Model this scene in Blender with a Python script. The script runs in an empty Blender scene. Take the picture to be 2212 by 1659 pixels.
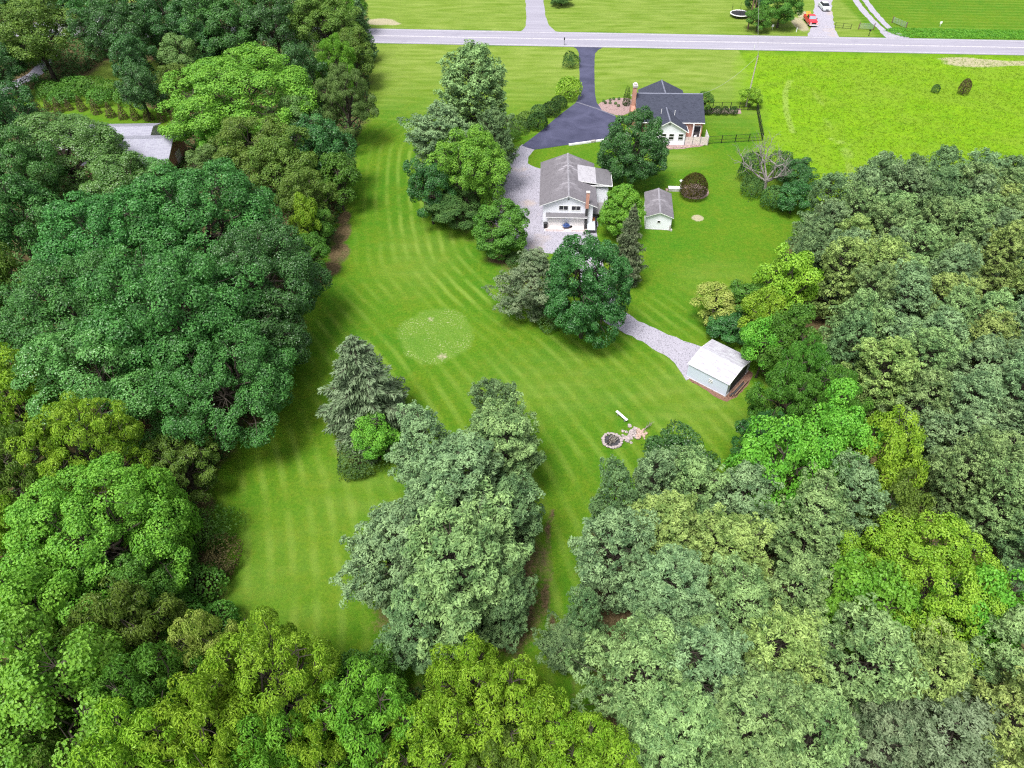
import bpy, bmesh, math, random
import numpy as np
from mathutils import Vector, Matrix
sc = bpy.context.scene
col = sc.collection
R_ = math.radians

# ------------------------------------------------------------------ camera, sky, sun, exposure
CAM_H = 58.0; FPX = 1536.0; PITCH = 45.0
cd = bpy.data.cameras.new('camera'); cam = bpy.data.objects.new('camera', cd); col.objects.link(cam)
cam.location = (0, 0, CAM_H); cam.rotation_euler = (R_(90 - PITCH), 0, 0)
cd.sensor_width = 36; cd.lens = 36 * FPX / 2212; cd.clip_start = .5; cd.clip_end = 5000
sc.camera = cam
SUN_EL, SUN_AZ = 66.0, 215.0        # azimuth clockwise from +Y
w = bpy.data.worlds.new('World'); sc.world = w; w.use_nodes = True
nt = w.node_tree; bg = nt.nodes['Background']
sky = nt.nodes.new('ShaderNodeTexSky'); sky.sky_type = 'NISHITA'; sky.sun_disc = False
sky.sun_elevation = R_(SUN_EL); sky.sun_rotation = R_(SUN_AZ); sky.air_density = 1.0; sky.dust_density = 4.0; sky.ozone_density = 1.0
bw = nt.nodes.new('ShaderNodeRGBToBW'); nt.links.new(sky.outputs[0], bw.inputs[0]); hz = nt.nodes.new('ShaderNodeMix'); hz.data_type = 'RGBA'; hz.inputs[0].default_value = .72; nt.links.new(sky.outputs[0], hz.inputs[6]); nt.links.new(bw.outputs[0], hz.inputs[7]); nt.links.new(hz.outputs[2], bg.inputs[0]); bg.inputs[1].default_value = 0.15
sd = bpy.data.lights.new('sun', 'SUN'); sun = bpy.data.objects.new('sun', sd); col.objects.link(sun)
sd.energy = 2.5; sd.angle = R_(20); sd.color = (1, .97, .93)
sdir = Vector((math.sin(R_(SUN_AZ)) * math.cos(R_(SUN_EL)), math.cos(R_(SUN_AZ)) * math.cos(R_(SUN_EL)), math.sin(R_(SUN_EL))))
sun.rotation_euler = sdir.to_track_quat('Z', 'Y').to_euler(); sun.location = sdir * 200
sc.view_settings.view_transform = 'Standard'; sc.view_settings.look = 'None'
sc.view_settings.exposure = 0.85; sc.view_settings.gamma = 1.0
sc.render.engine = 'CYCLES'
sc.cycles.max_bounces = 6; sc.cycles.diffuse_bounces = 2; sc.cycles.glossy_bounces = 2; sc.cycles.transmission_bounces = 4
sc.cycles.use_denoising = False
try: sc.cycles.pixel_filter_type = 'BLACKMAN_HARRIS'; sc.cycles.filter_width = 1.2
except Exception: pass

# ------------------------------------------------------------------ photo point -> place on the ground
_p = R_(PITCH); _cp, _sp = math.cos(_p), math.sin(_p)
def G(x, y, z=0.0):
    u = (x - 1106) / FPX; v = (y - 829.5) / FPX
    t = (z - CAM_H) / (-_sp - v * _cp)
    return Vector((u * t, (_cp - v * _sp) * t, z))
def depth(P): return P.y * _cp - (P.z - CAM_H) * _sp
def G2(pts): return [tuple(G(*p)[:2]) for p in pts]

# ------------------------------------------------------------------ materials
def lin(h):
    h = h.lstrip('#'); v = [int(h[i:i+2], 16) / 255 for i in (0, 2, 4)]
    return tuple((c / 12.92 if c <= .04045 else ((c + .055) / 1.055) ** 2.4) for c in v)
class NT:
    def __init__(s, name):
        s.m = bpy.data.materials.new(name); s.m.use_nodes = True; s.t = s.m.node_tree
        s.b = s.t.nodes['Principled BSDF']; s.out = s.t.nodes['Material Output']
    def n(s, typ, **kw):
        nd = s.t.nodes.new('ShaderNode' + typ)
        for k, v in kw.items():
            if k.startswith('i_'): nd.inputs[k[2:].replace('_', ' ')].default_value = v
            else: setattr(nd, k, v)
        return nd
    def l(s, a, b): s.t.links.new(a, b)
    def math(s, op, a, b=None, clamp=False):
        nd = s.t.nodes.new('ShaderNodeMath'); nd.operation = op; nd.use_clamp = clamp
        for i, v in enumerate((a, b)):
            if v is None: continue
            if isinstance(v, (int, float)): nd.inputs[i].default_value = v
            else: s.l(v, nd.inputs[i])
        return nd.outputs[0]
    def mix(s, fac, a, b, mode='MIX'):
        nd = s.t.nodes.new('ShaderNodeMix'); nd.data_type = 'RGBA'; nd.blend_type = mode
        for idx, v in ((0, fac), (6, a), (7, b)):
            if isinstance(v, (int, float)): nd.inputs[idx].default_value = v
            elif isinstance(v, tuple): nd.inputs[idx].default_value = (*v[:3], 1)
            else: s.l(v, nd.inputs[idx])
        return nd.outputs[2]
    def coord(s, kind='Object'): return s.n('TexCoord').outputs[kind]
    def noise(s, vec, scale, detail=3, rough=.55, dist=0):
        nd = s.n('TexNoise'); nd.inputs['Scale'].default_value = scale; nd.inputs['Detail'].default_value = detail
        nd.inputs['Roughness'].default_value = rough; nd.inputs['Distortion'].default_value = dist
        s.l(vec, nd.inputs['Vector']); return nd.outputs['Fac']
    def ramp(s, fac, lo, hi):
        nd = s.n('MapRange'); nd.inputs['From Min'].default_value = lo; nd.inputs['From Max'].default_value = hi
        s.l(fac, nd.inputs['Value']); return nd.outputs[0]
    def scale(s, vec, xyz):
        nd = s.n('Mapping'); nd.inputs['Scale'].default_value = xyz; s.l(vec, nd.inputs['Vector']); return nd.outputs[0]
    def bump(s, h, strength=.5, dist=.05):
        nd = s.n('Bump'); nd.inputs['Strength'].default_value = strength; nd.inputs['Distance'].default_value = dist
        s.l(h, nd.inputs['Height']); s.l(nd.outputs[0], s.b.inputs['Normal'])
    def col(s, v):
        if isinstance(v, tuple): s.b.inputs['Base Color'].default_value = (*v[:3], 1)
        else: s.l(v, s.b.inputs['Base Color'])
    def rs(s, r, sp=.3):
        s.b.inputs['Roughness'].default_value = r; s.b.inputs['Specular IOR Level'].default_value = sp

def leaf_mat(name, ca, cb, rough=.5, spec=.35, trans=.28, tip=None):
    m = NT(name); g = m.n('NewGeometry'); oi = m.n('ObjectInfo')
    co = m.coord()
    nz = m.noise(co, .75, 3)
    f = m.math('ADD', m.math('MULTIPLY', m.ramp(nz, .38, .62), .62), m.math('MULTIPLY', g.outputs['Random Per Island'], .38))
    c = m.mix(f, ca, cb)
    if tip: c = m.mix(m.ramp(g.outputs['Random Per Island'], .86, .93), c, tip)
    hs = m.n('HueSaturation')
    m.l(m.math('ADD', m.math('MULTIPLY', oi.outputs['Random'], .022), .477), hs.inputs['Hue'])
    m.l(m.math('ADD', m.math('MULTIPLY', oi.outputs['Random'], .25), .95), hs.inputs['Value'])
    m.l(c, hs.inputs['Color'])
    m.l(hs.outputs[0], m.b.inputs['Base Color']); m.rs(rough, spec)
    tr = m.n('BsdfTranslucent'); m.l(m.mix(1.0, hs.outputs[0], (1.15, 1.2, .7), 'MULTIPLY'), tr.inputs[0])
    mx = m.n('MixShader'); mx.inputs[0].default_value = trans
    m.l(m.b.outputs[0], mx.inputs[1]); m.l(tr.outputs[0], mx.inputs[2]); m.l(mx.outputs[0], m.out.inputs['Surface'])
    return m.m
LF = {
 'maple':   leaf_mat('leaf_maple', (.016, .095, .016), (.075, .270, .055), .42, .45),
 'deep':    leaf_mat('leaf_deep', (.014, .075, .016), (.060, .200, .045), .40, .5),
 'mid':     leaf_mat('leaf_mid', (.035, .145, .016), (.10, .27, .035), .48),
 'bright':  leaf_mat('leaf_bright', (.060, .24, .018), (.17, .42, .045)),
 'yellow':  leaf_mat('leaf_yellow', (.085, .235, .008), (.27, .47, .045)),
 'olive':   leaf_mat('leaf_olive', (.050, .125, .012), (.14, .24, .040)),
 'silver':  leaf_mat('leaf_silver', (.038, .15, .022), (.145, .34, .085), .38, .6),
 'sage':    leaf_mat('leaf_sage', (.07, .17, .035), (.16, .29, .085)),
 'pale':    leaf_mat('leaf_pale', (.18, .32, .04), (.40, .50, .13)),
 'pine':    leaf_mat('needle_pine', (.036, .100, .028), (.24, .39, .135), .55, .3, .06),
 'pineblue':leaf_mat('needle_pine_blue', (.036, .095, .036), (.225, .37, .16), .55, .3, .06),
 'pinegold':leaf_mat('needle_pine_gold', (.055, .125, .022), (.29, .42, .115), .55, .3, .06),
 'pinedark':leaf_mat('needle_pine_dark', (.028, .080, .028), (.15, .275, .10), .55, .3, .06),
 'spruce':  leaf_mat('needle_spruce', (.060, .105, .045), (.20, .275, .155), .6, .2, .1),
 'greyfir': leaf_mat('needle_grey', (.055, .10, .045), (.18, .235, .125), .6, .2, .1),
 'brushy':  leaf_mat('leaf_brown', (.055, .05, .02), (.13, .12, .04), .6, .2, .1),
 'yew':     leaf_mat('leaf_yew', (.022, .075, .016), (.075, .17, .040), .6, .2, .1),
 'copper':  leaf_mat('leaf_copper', (.034, .036, .006), (.078, .070, .010), .6, .2, .1),
 'box':     leaf_mat('leaf_boxwood', (.010, .035, .007), (.038, .095, .018), .6, .2, .1),
 'meadow':  leaf_mat('leaf_meadow', (.10, .235, .004), (.205, .35, .010)),
 'tan':     leaf_mat('leaf_tan', (.15, .11, .08), (.30, .26, .19), .7, .1, .1),
}
def simple(name, c, rough=.7, spec=.25, var=.15, ns=2.0, bump=0, bs=20, metal=0):
    m = NT(name); co = m.coord()
    n = m.noise(co, ns, 4)
    c2 = tuple(x * (1 - var) for x in c); c3 = tuple(min(1, x * (1 + var)) for x in c)
    m.col(m.mix(m.ramp(n, .3, .7), c2, c3)); m.rs(rough, spec); m.b.inputs['Metallic'].default_value = metal
    if bump: m.bump(m.noise(co, bs, 3), bump, .03)
    return m.m
M = {}
M['bark'] = simple('bark', (.065, .055, .045), .9, .1, .4, 3, .6, 12)
M['barkpale'] = simple('bark_pale', (.24, .215, .19), .9, .1, .35, 3, .6, 12)
M['white'] = simple('white_paint', (.74, .74, .76), .5, .3, .06, .8)
M['trim'] = simple('white_trim', (.82, .82, .83), .45, .3, .03)
M['black'] = simple('black_metal', (.015, .015, .017), .5, .3, .2)
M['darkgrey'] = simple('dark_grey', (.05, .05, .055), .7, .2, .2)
M['concrete'] = simple('concrete', (.46, .43, .42), .9, .1, .2, 1.5, .3, 25)
M['palewood'] = simple('pale_wood', (.68, .58, .57), .8, .1, .2, 3)
M['greywood'] = simple('grey_wood', (.26, .25, .26), .85, .1, .3, 4)
M['stone'] = simple('stone', (.36, .31, .31), .9, .1, .35, 3, .5, 9)
M['tanstone'] = simple('tan_stone', (.42, .31, .26), .9, .1, .3, 3, .5, 9)
M['pole'] = simple('weathered_pole', (.42, .38, .33), .9, .1, .2, 3)
M['polebrown'] = simple('brown_pole', (.17, .11, .08), .9, .1, .2, 3)
M['glass'] = simple('window_glass', (.012, .014, .018), .08, .6, .1)
M['red'] = simple('red_car_paint', (.60, .015, .03), .25, .6, .05)
M['silver'] = simple('silver_car_paint', (.55, .57, .60), .25, .6, .05)
M['chrome'] = simple('chrome', (.6, .6, .6), .2, .5, .05, metal=1)
M['tyre'] = simple('tyre_rubber', (.02, .02, .02), .8, .1, .1)
M['orange'] = simple('orange_timber', (.70, .28, .05), .7, .2, .3, 6)
M['blue'] = simple('blue_plastic', (.06, .11, .30), .5, .3, .2)
M['rust'] = simple('rust', (.42, .15, .06), .8, .2, .3, 3)
M['gatemetal'] = simple('galvanised_gate', (.22, .27, .26), .5, .4, .1)
M['lamp'] = simple('headlamp_glass', (.75, .77, .8), .1, .6, .02)
M['wire'] = simple('wire', (.30, .30, .28), .6, .2, .1)
M['hatch'] = simple('hatch_metal', (.48, .52, .55), .45, .4, .12, 1.5)

def m_siding(name, c, pitch=.11, rough=.5):
    m = NT(name); co = m.coord(); sep = m.n('SeparateXYZ'); m.l(co, sep.inputs[0])
    fr = m.math('FRACT', m.math('MULTIPLY', sep.outputs[2], 1 / pitch))
    gap = m.ramp(fr, .0, .10)
    n = m.noise(m.scale(co, (1, 1, .4)), .9, 4)
    cc = m.mix(m.ramp(n, .3, .75), tuple(x * .94 for x in c), c)
    m.col(m.mix(gap, tuple(x * .80 for x in c), cc)); m.rs(rough, .3); m.bump(fr, .12, .012)
    return m.m
M['siding'] = m_siding('white_siding', (.86, .87, .95), .2)
M['bluesiding'] = m_siding('pale_blue_steel', (.58, .63, .78), .22, .4)
def m_shingle(name, c1, c2, streak=None):
    m = NT(name); co = m.coord('UV')
    b = m.n('TexBrick'); b.inputs['Scale'].default_value = 1; b.inputs['Brick Width'].default_value = .33; b.inputs['Row Height'].default_value = .15
    b.inputs['Mortar Size'].default_value = .012; b.inputs['Color1'].default_value = (*c1, 1); b.inputs['Color2'].default_value = (*c2, 1)
    b.inputs['Mortar'].default_value = (*[x * .5 for x in c1], 1); m.l(co, b.inputs['Vector'])
    n = m.noise(co, 1.3, 4); n2 = m.noise(co, 9, 3)
    c = m.mix(m.ramp(n, .35, .7), b.outputs[0], tuple((x + y) * .5 for x, y in zip(c1, c2)))
    c = m.mix(m.math('MULTIPLY', m.ramp(n2, .58, .75), .35), c, tuple(min(1, x * 2.2 + .03) for x in c2))
    if streak:
        sep = m.n('SeparateXYZ'); m.l(co, sep.inputs[0])     # v = distance down from the ridge in metres
        s = m.noise(m.scale(co, (2.3, .35, 1)), 1.0, 4, .7, .9)
        near = m.math('SUBTRACT', 1.0, m.math('MULTIPLY', sep.outputs[1], streak))
        pat = m.ramp(m.noise(co, .42, 3), .42, .62); fac = m.math('MULTIPLY', m.math('MULTIPLY', m.ramp(s, .46, .66), pat), m.ramp(near, .05, .85), True)
        c = m.mix(m.math('MULTIPLY', fac, .75, True), c, tuple(min(1, x * 2.4 + .05) for x in c2))
    m.col(c); m.rs(.85, .2); m.bump(b.outputs['Fac'], -.4, .02)
    return m.m
M['roofnavy'] = m_shingle('dark_shingles', (.030, .034, .052), (.060, .066, .095))
M['roofgrey'] = m_shingle('grey_shingles', (.125, .115, .13), (.18, .17, .19), streak=.33)
M['roofgrey2'] = m_shingle('grey_shingles_fresh', (.13, .125, .14), (.17, .165, .18))
M['roofpale'] = m_shingle('pale_shingles', (.30, .29, .32), (.43, .42, .46))
def m_brick(name):
    m = NT(name); co = m.coord('UV'); b = m.n('TexBrick'); b.inputs['Scale'].default_value = 1
    b.inputs['Brick Width'].default_value = .22; b.inputs['Row Height'].default_value = .075; b.inputs['Mortar Size'].default_value = .008
    b.inputs['Color1'].default_value = (.44, .17, .115, 1); b.inputs['Color2'].default_value = (.56, .26, .18, 1); b.inputs['Mortar'].default_value = (.5, .42, .38, 1)
    m.l(co, b.inputs['Vector']); n = m.noise(co, .8, 3)
    m.col(m.mix(m.math('MULTIPLY', m.ramp(n, .4, .7), .3), b.outputs[0], (.35, .13, .09))); m.rs(.85, .15); return m.m
M['brick'] = m_brick('red_brick')
def m_metalroof(name, c, rib=.3, dirt=(.42, .40, .42)):
    m = NT(name); co = m.coord('UV'); sep = m.n('SeparateXYZ'); m.l(co, sep.inputs[0])
    fr = m.math('FRACT', m.math('MULTIPLY', sep.outputs[0], 1 / rib)); seam = m.ramp(fr, 0, .12)
    n = m.noise(m.scale(co, (1, 3, 1)), 1.1, 5, .65)
    cc = m.mix(m.ramp(n, .42, .62), c, dirt); cc2 = m.mix(seam, tuple(x * .8 for x in c), cc)
    m.col(cc2); m.rs(.4, .4); m.bump(seam, .5, .02); return m.m
M['roofwhite'] = m_metalroof('white_metal_roof', (.47, .47, .52), .45, (.34, .32, .38))
M['roofbarn'] = m_metalroof('pale_metal_roof', (.30, .30, .36), .4, (.24, .235, .30))

def m_speckle(name, c1, c2, c3, sc1=.35, sc2=11, bump=.4, rough=.95, tint=None):
    m = NT(name); co = m.coord('Object'); a = m.noise(co, sc1, 5, .6); b = m.noise(co, sc2, 3, .7)
    v = m.n('TexVoronoi'); v.inputs['Scale'].default_value = sc2 * .8; m.l(co, v.inputs['Vector'])
    c = m.mix(m.ramp(b, .38, .62), c1, c2); c = m.mix(m.ramp(a, .42, .68), c, c3)
    vs = m.n('SeparateColor'); m.l(v.outputs['Color'], vs.inputs[0])
    c = m.mix(m.math('MULTIPLY', m.ramp(vs.outputs[0], .80, .92), .55), c, tuple(x * .35 for x in c1))
    if tint:
        t = m.noise(co, .16, 3, .6); c = m.mix(m.math('MULTIPLY', m.ramp(t, .58, .7), .6), c, tint)
    m.col(c); m.rs(rough, .1); m.bump(b, bump, .04); return m.m
M['gravel'] = m_speckle('gravel', (.25, .24, .285), (.40, .385, .45), (.33, .315, .37), tint=(.38, .31, .27))
M['mulch'] = m_speckle('mulch', (.23, .155, .15), (.36, .26, .25), (.29, .21, .205), .6, 9)
M['soil'] = m_speckle('soil', (.14, .075, .055), (.24, .14, .10), (.18, .10, .08), .6, 8)
M['sand'] = m_speckle('sand', (.55, .45, .37), (.70, .60, .50), (.60, .50, .42), .5, 6)
def m_road():
    m = NT('road_asphalt'); co = m.coord('Object'); a = m.noise(m.scale(co, (.05, .9, 1)), 1.0, 4, .6); b = m.noise(co, 4, 4, .7); d = m.noise(co, .22, 4)
    c = m.mix(m.ramp(a, .35, .65), (.245, .235, .285), (.30, .29, .345)); c = m.mix(m.math('MULTIPLY', m.ramp(b, .45, .7), .4), c, (.21, .20, .26))
    c = m.mix(m.math('MULTIPLY', m.ramp(d, .6, .72), .35), c, (.18, .17, .22))
    m.col(c); m.rs(.9, .15); return m.m
M['road'] = m_road()
def m_drive():
    m = NT('driveway_asphalt'); co = m.coord('Object'); a = m.noise(co, .28, 5, .6, .6); b = m.noise(co, 6, 3, .7)
    c = m.mix(m.ramp(a, .38, .68), (.036, .038, .075), (.066, .068, .122)); c = m.mix(m.math('MULTIPLY', m.ramp(b, .5, .75), .35), c, (.10, .10, .16))
    m.col(c); m.rs(.8, .3); return m.m
M['drive'] = m_drive()
M['line'] = simple('road_paint', (.58, .56, .58), .8, .2, .25, 1.2)
def m_ground():
    m = NT('grass_ground'); co = m.coord('Object')
    def at(nm):
        a = m.n('Attribute'); a.attribute_name = nm; s = m.n('SeparateColor'); m.l(a.outputs['Color'], s.inputs[0]); return s.outputs
    mask = at('mask'); ph = at('phase'); wt = at('weight')   # mask: meadow, soil, patch
    n1 = m.noise(co, .07, 4, .6); n2 = m.noise(co, .33, 4, .6); n3 = m.noise(co, 3.2, 4, .7); n4 = m.noise(co, 11, 2, .7)
    c = m.mix(m.ramp(n1, .36, .64), (.036, .145, .004), (.085, .175, .006))
    c = m.mix(m.math('MULTIPLY', m.ramp(n2, .44, .68), .55), c, (.105, .155, .006))
    c = m.mix(m.math('MULTIPLY', m.ramp(n3, .36, .66), .30), c, (.13, .215, .016))
    c = m.mix(m.math('MULTIPLY', m.ramp(n3, .58, .40), .42), c, (.030, .100, .005))
    nm = m.noise(co, 1.1, 5, .75, .5); c = m.mix(m.math('MULTIPLY', m.ramp(nm, .52, .66), .38), c, (.135, .17, .016)); c = m.mix(m.math('MULTIPLY', m.ramp(nm, .50, .38), .35), c, (.026, .125, .003))
    # mowing stripes: alternate passes of the mower lay the grass over
    tot = None
    for i in range(3):
        s = m.math('SINE', m.math('ADD', m.math('MULTIPLY', ph[i], 3.3), m.math('MULTIPLY', m.noise(co, .1, 2), 3.0))); s = m.math('MULTIPLY', s, wt[i]); tot = s if tot is None else m.math('ADD', tot, s)
    br = m.noise(co, .18, 3); tot = m.math('MULTIPLY', tot, m.ramp(br, .36, .60))
    c = m.mix(m.math('MULTIPLY', m.math('MAXIMUM', tot, 0.0), .72, True), c, (.170, .260, .040))
    c = m.mix(m.math('MULTIPLY', m.math('MAXIMUM', m.math('MULTIPLY', tot, -1.0), 0.0), .55, True), c, (.032, .120, .004))
    # dry roadside lawn
    dryf = m.math('MULTIPLY', mask[2], .85, True)
    dn = m.ramp(m.noise(m.scale(co, (.25, 1, 1)), .6, 4), .3, .7)
    c = m.mix(dryf, c, m.mix(dn, (.105, .175, .014), (.215, .275, .062)))
    # meadow
    mc = m.mix(m.ramp(m.noise(m.scale(co, (.8, 1.2, 1)), .35, 8, .78), .36, .64), (.105, .235, .004), (.185, .325, .008)); mc = m.mix(m.math('MULTIPLY', m.ramp(m.noise(co, 3.2, 5, .8), .40, .66), .5), mc, (.075, .195, .004)); mc = m.mix(m.math('MULTIPLY', m.ramp(m.noise(co, .09, 4, .6, .8), .46, .62), .6), mc, (.150, .245, .018)); mc = m.mix(m.math('MULTIPLY', m.ramp(at('extra')[2], .3, .8), .45), mc, (.26, .33, .09))
    mc = m.mix(m.math('MULTIPLY', m.ramp(n1, .52, .7), .5), mc, (.15, .22, .02))
    mm = m.math('ADD', mask[0], m.math('MULTIPLY', m.math('SUBTRACT', n2, .5), 1.0)); c = m.mix(m.ramp(mm, .15, .85), c, mc)
    # soil and needles under trees
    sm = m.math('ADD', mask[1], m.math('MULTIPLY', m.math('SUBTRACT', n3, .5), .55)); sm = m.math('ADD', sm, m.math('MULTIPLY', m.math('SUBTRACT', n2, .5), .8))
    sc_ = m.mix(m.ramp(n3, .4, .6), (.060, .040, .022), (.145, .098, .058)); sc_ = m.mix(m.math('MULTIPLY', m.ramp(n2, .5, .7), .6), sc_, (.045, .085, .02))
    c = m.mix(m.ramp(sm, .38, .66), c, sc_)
    # unmown circle with pale seed heads and bare spots
    a2 = at('extra'); pm = m.math('ADD', a2[0], m.math('MULTIPLY', m.math('SUBTRACT', n2, .5), .5)); pa = m.ramp(pm, .42, .56); n5 = m.noise(co, 4.6, 3, .75)
    c = m.mix(m.math('MULTIPLY', pa, .55), c, (.10, .20, .025))
    c = m.mix(m.math('MULTIPLY', pa, m.math('MULTIPLY', m.ramp(n5, .50, .64), m.math('ADD', m.math('MULTIPLY', m.ramp(n2, .35, .6), .7), .2))), c, (.22, .30, .08)); c = m.mix(m.math('MULTIPLY', pa, m.math('MULTIPLY', m.ramp(n5, .60, .66), m.ramp(n2, .44, .64))), c, (.44, .40, .32))
    c = m.mix(m.math('MULTIPLY', m.ramp(m.math('ADD', a2[1], m.math('MULTIPLY', m.math('SUBTRACT', n3, .5), .6)), .4, .6), .85), c, m.mix(n3, (.27, .23, .15), (.46, .39, .31)))
    c = m.mix(m.math('MULTIPLY', m.ramp(n4, .35, .65), .12), c, (.17, .24, .04))
    m.col(c); m.rs(.9, .08)
    h = m.math('ADD', m.math('MULTIPLY', n3, .8), m.math('MULTIPLY', n4, .35)); h = m.math('ADD', h, m.math('MULTIPLY', m.math('MULTIPLY', m.noise(co, 1.4, 5, .8), mask[0]), 1.6)); m.bump(h, .75, .10)
    return m.m
M['ground'] = m_ground()

# ------------------------------------------------------------------ object helpers
def props(o, label=None, cat=None, group=None, kind=None):
    if label: o['label'] = label
    if cat: o['category'] = cat
    if group: o['group'] = group
    if kind: o['kind'] = kind
    return o
def empty(name, loc, rz=0, label=None, cat=None, group=None):
    o = bpy.data.objects.new(name, None); col.objects.link(o); o.location = loc; o.rotation_euler = (0, 0, rz); o.empty_display_size = .3
    return props(o, label, cat, group)
class MB:
    """collects faces; build() links them as one mesh object"""
    def __init__(s): s.v = []; s.f = []; s.uv = []; s.sm = []
    def face(s, pts, uv=None, smooth=False):
        i = len(s.v); s.v += [tuple(p) for p in pts]; s.f.append(tuple(range(i, i + len(pts)))); s.sm.append(smooth)
        if uv is None:
            P = [Vector(p) for p in pts]; n = (P[1] - P[0]).cross(P[2] - P[0])
            if n.length < 1e-9: n = Vector((0, 0, 1))
            n.normalize()
            if abs(n.z) > .9: uv = [(p.x, p.y) for p in P]
            else:
                t = Vector((-n.y, n.x, 0)).normalized(); b = n.cross(t); uv = [(p.dot(t), p.dot(b)) for p in P]
        s.uv += uv
        return s
    def hexa(s, a, b):   # bottom 4 pts (ccw), top 4 pts
        s.face([a[3], a[2], a[1], a[0]]); s.face(b)
        for i in range(4): j = (i + 1) % 4; s.face([a[i], a[j], b[j], b[i]])
        return s
    def box(s, x0, y0, z0, x1, y1, z1):
        return s.hexa([(x0, y0, z0), (x1, y0, z0), (x1, y1, z0), (x0, y1, z0)], [(x0, y0, z1), (x1, y0, z1), (x1, y1, z1), (x0, y1, z1)])
    def prism(s, poly, z0, z1):
        n = len(poly); s.face([(p[0], p[1], z0) for p in reversed(poly)]); s.face([(p[0], p[1], z1) for p in poly])
        for i in range(n): a, b = poly[i], poly[(i + 1) % n]; s.face([(a[0], a[1], z0), (b[0], b[1], z0), (b[0], b[1], z1), (a[0], a[1], z1)])
        return s
    def prism_y(s, poly, y0, y1):  # poly in (x, z)
        n = len(poly); s.face([(p[0], y0, p[1]) for p in poly]); s.face([(p[0], y1, p[1]) for p in reversed(poly)])
        for i in range(n): a, b = poly[i], poly[(i + 1) % n]; s.face([(a[0], y0, a[1]), (a[0], y1, a[1]), (b[0], y1, b[1]), (b[0], y0, b[1])])
        return s
    def prism_x(s, poly, x0, x1):  # poly in (y, z)
        n = len(poly); s.face([(x0, p[0], p[1]) for p in reversed(poly)]); s.face([(x1, p[0], p[1]) for p in poly])
        for i in range(n): a, b = poly[i], poly[(i + 1) % n]; s.face([(x0, a[0], a[1]), (x1, a[0], a[1]), (x1, b[0], b[1]), (x0, b[0], b[1])][::-1])
        return s
    def tube(s, pts, rad, n=6, cap=True):
        rings = []
        P = [Vector(p) for p in pts]
        for i, p in enumerate(P):
            d = (P[min(i + 1, len(P) - 1)] - P[max(i - 1, 0)])
            if d.length < 1e-6: d = Vector((0, 0, 1))
            d.normalize(); a = d.cross(Vector((0, 0, 1)) if abs(d.z) < .95 else Vector((1, 0, 0))).normalized(); b = d.cross(a)
            r = rad[i] if hasattr(rad, '__len__') else rad
            rings.append([p + a * math.cos(2 * math.pi * k / n) * r + b * math.sin(2 * math.pi * k / n) * r for k in range(n)])
        for i in range(len(P) - 1):
            for k in range(n): j = (k + 1) % n; s.face([rings[i][k], rings[i][j], rings[i + 1][j], rings[i + 1][k]], smooth=True)
        if cap and n > 3: s.face(rings[-1]); s.face(rings[0][::-1])
        return s
    def torus(s, R, r, z, n=32, k=8):
        c = lambda i, j: ((R + r * math.cos(2 * math.pi * j / k)) * math.cos(2 * math.pi * i / n), (R + r * math.cos(2 * math.pi * j / k)) * math.sin(2 * math.pi * i / n), z + r * math.sin(2 * math.pi * j / k))
        for i in range(n):
            for j in range(k): s.face([c(i, j), c(i + 1, j), c(i + 1, j + 1), c(i, j + 1)], smooth=True)
        return s
    def mesh(s, name, mat):
        me = bpy.data.meshes.new(name); me.from_pydata(s.v, [], s.f); uv = me.uv_layers.new(name='UVMap')
        uv.data.foreach_set('uv', [c for p in s.uv for c in p]); me.polygons.foreach_set('use_smooth', s.sm)
        if mat: me.materials.append(mat)
        me.update(); return me
    def build(s, name, mat, parent=None, loc=None, bevel=0):
        o = bpy.data.objects.new(name, s.mesh(name, mat)); col.objects.link(o)
        if bevel:
            bm = bmesh.new(); bm.from_mesh(o.data); bmesh.ops.remove_doubles(bm, verts=bm.verts, dist=1e-4); bmesh.ops.bevel(bm, geom=bm.edges[:], offset=bevel, segments=2, affect='EDGES'); bm.to_mesh(o.data); bm.free()
        if parent: o.parent = parent
        if loc is not None: o.location = loc
        return o
def copy_tree(o, parent=None):
    c = o.copy(); col.objects.link(c)
    if parent: c.parent = parent
    for ch in list(o.children): copy_tree(ch, c)
    return c
def wobble(poly, step=1.0, amp=.18, seed=0):
    rnd = random.Random(seed); out = []
    n = len(poly)
    for i in range(n):
        a = Vector(poly[i]); b = Vector(poly[(i + 1) % n]); L = (b - a).length; k = max(1, int(L / step)); nn = Vector((-(b - a).y, (b - a).x)) / max(L, 1e-6)
        for j in range(k):
            p = a.lerp(b, j / k) + (nn * rnd.uniform(-amp, amp) if j else Vector((0, 0))); out.append((p.x, p.y))
    return out
def sheet(name, poly, z, mat, kind='structure', label=None, cat=None):
    mb = MB(); mb.face([(p[0], p[1], z) for p in poly], uv=[(p[0], p[1]) for p in poly]); o = mb.build(name, mat)
    if o.data.polygons[0].normal.z < 0: o.data.flip_normals()
    return props(o, label, cat, None, kind)
def strip(name, pts, z, mat, amp=.15, seed=0):   # pts: list of (x,y,halfwidth)
    rnd = random.Random(seed); L = []; Rr = []
    for i, (x, y, hw) in enumerate(pts):
        a = Vector(pts[max(0, i - 1)][:2]); b = Vector(pts[min(len(pts) - 1, i + 1)][:2]); d = (b - a).normalized(); n = Vector((-d.y, d.x))
        L.append(Vector((x, y)) + n * (hw + rnd.uniform(-amp, amp))); Rr.append(Vector((x, y)) - n * (hw + rnd.uniform(-amp, amp)))
    mb = MB()
    for i in range(len(pts) - 1):
        q = [Rr[i], Rr[i + 1], L[i + 1], L[i]]; mb.face([(p.x, p.y, z) for p in q], uv=[(p.x, p.y) for p in q])
    o = mb.build(name, mat)
    return props(o, kind='structure')
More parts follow.
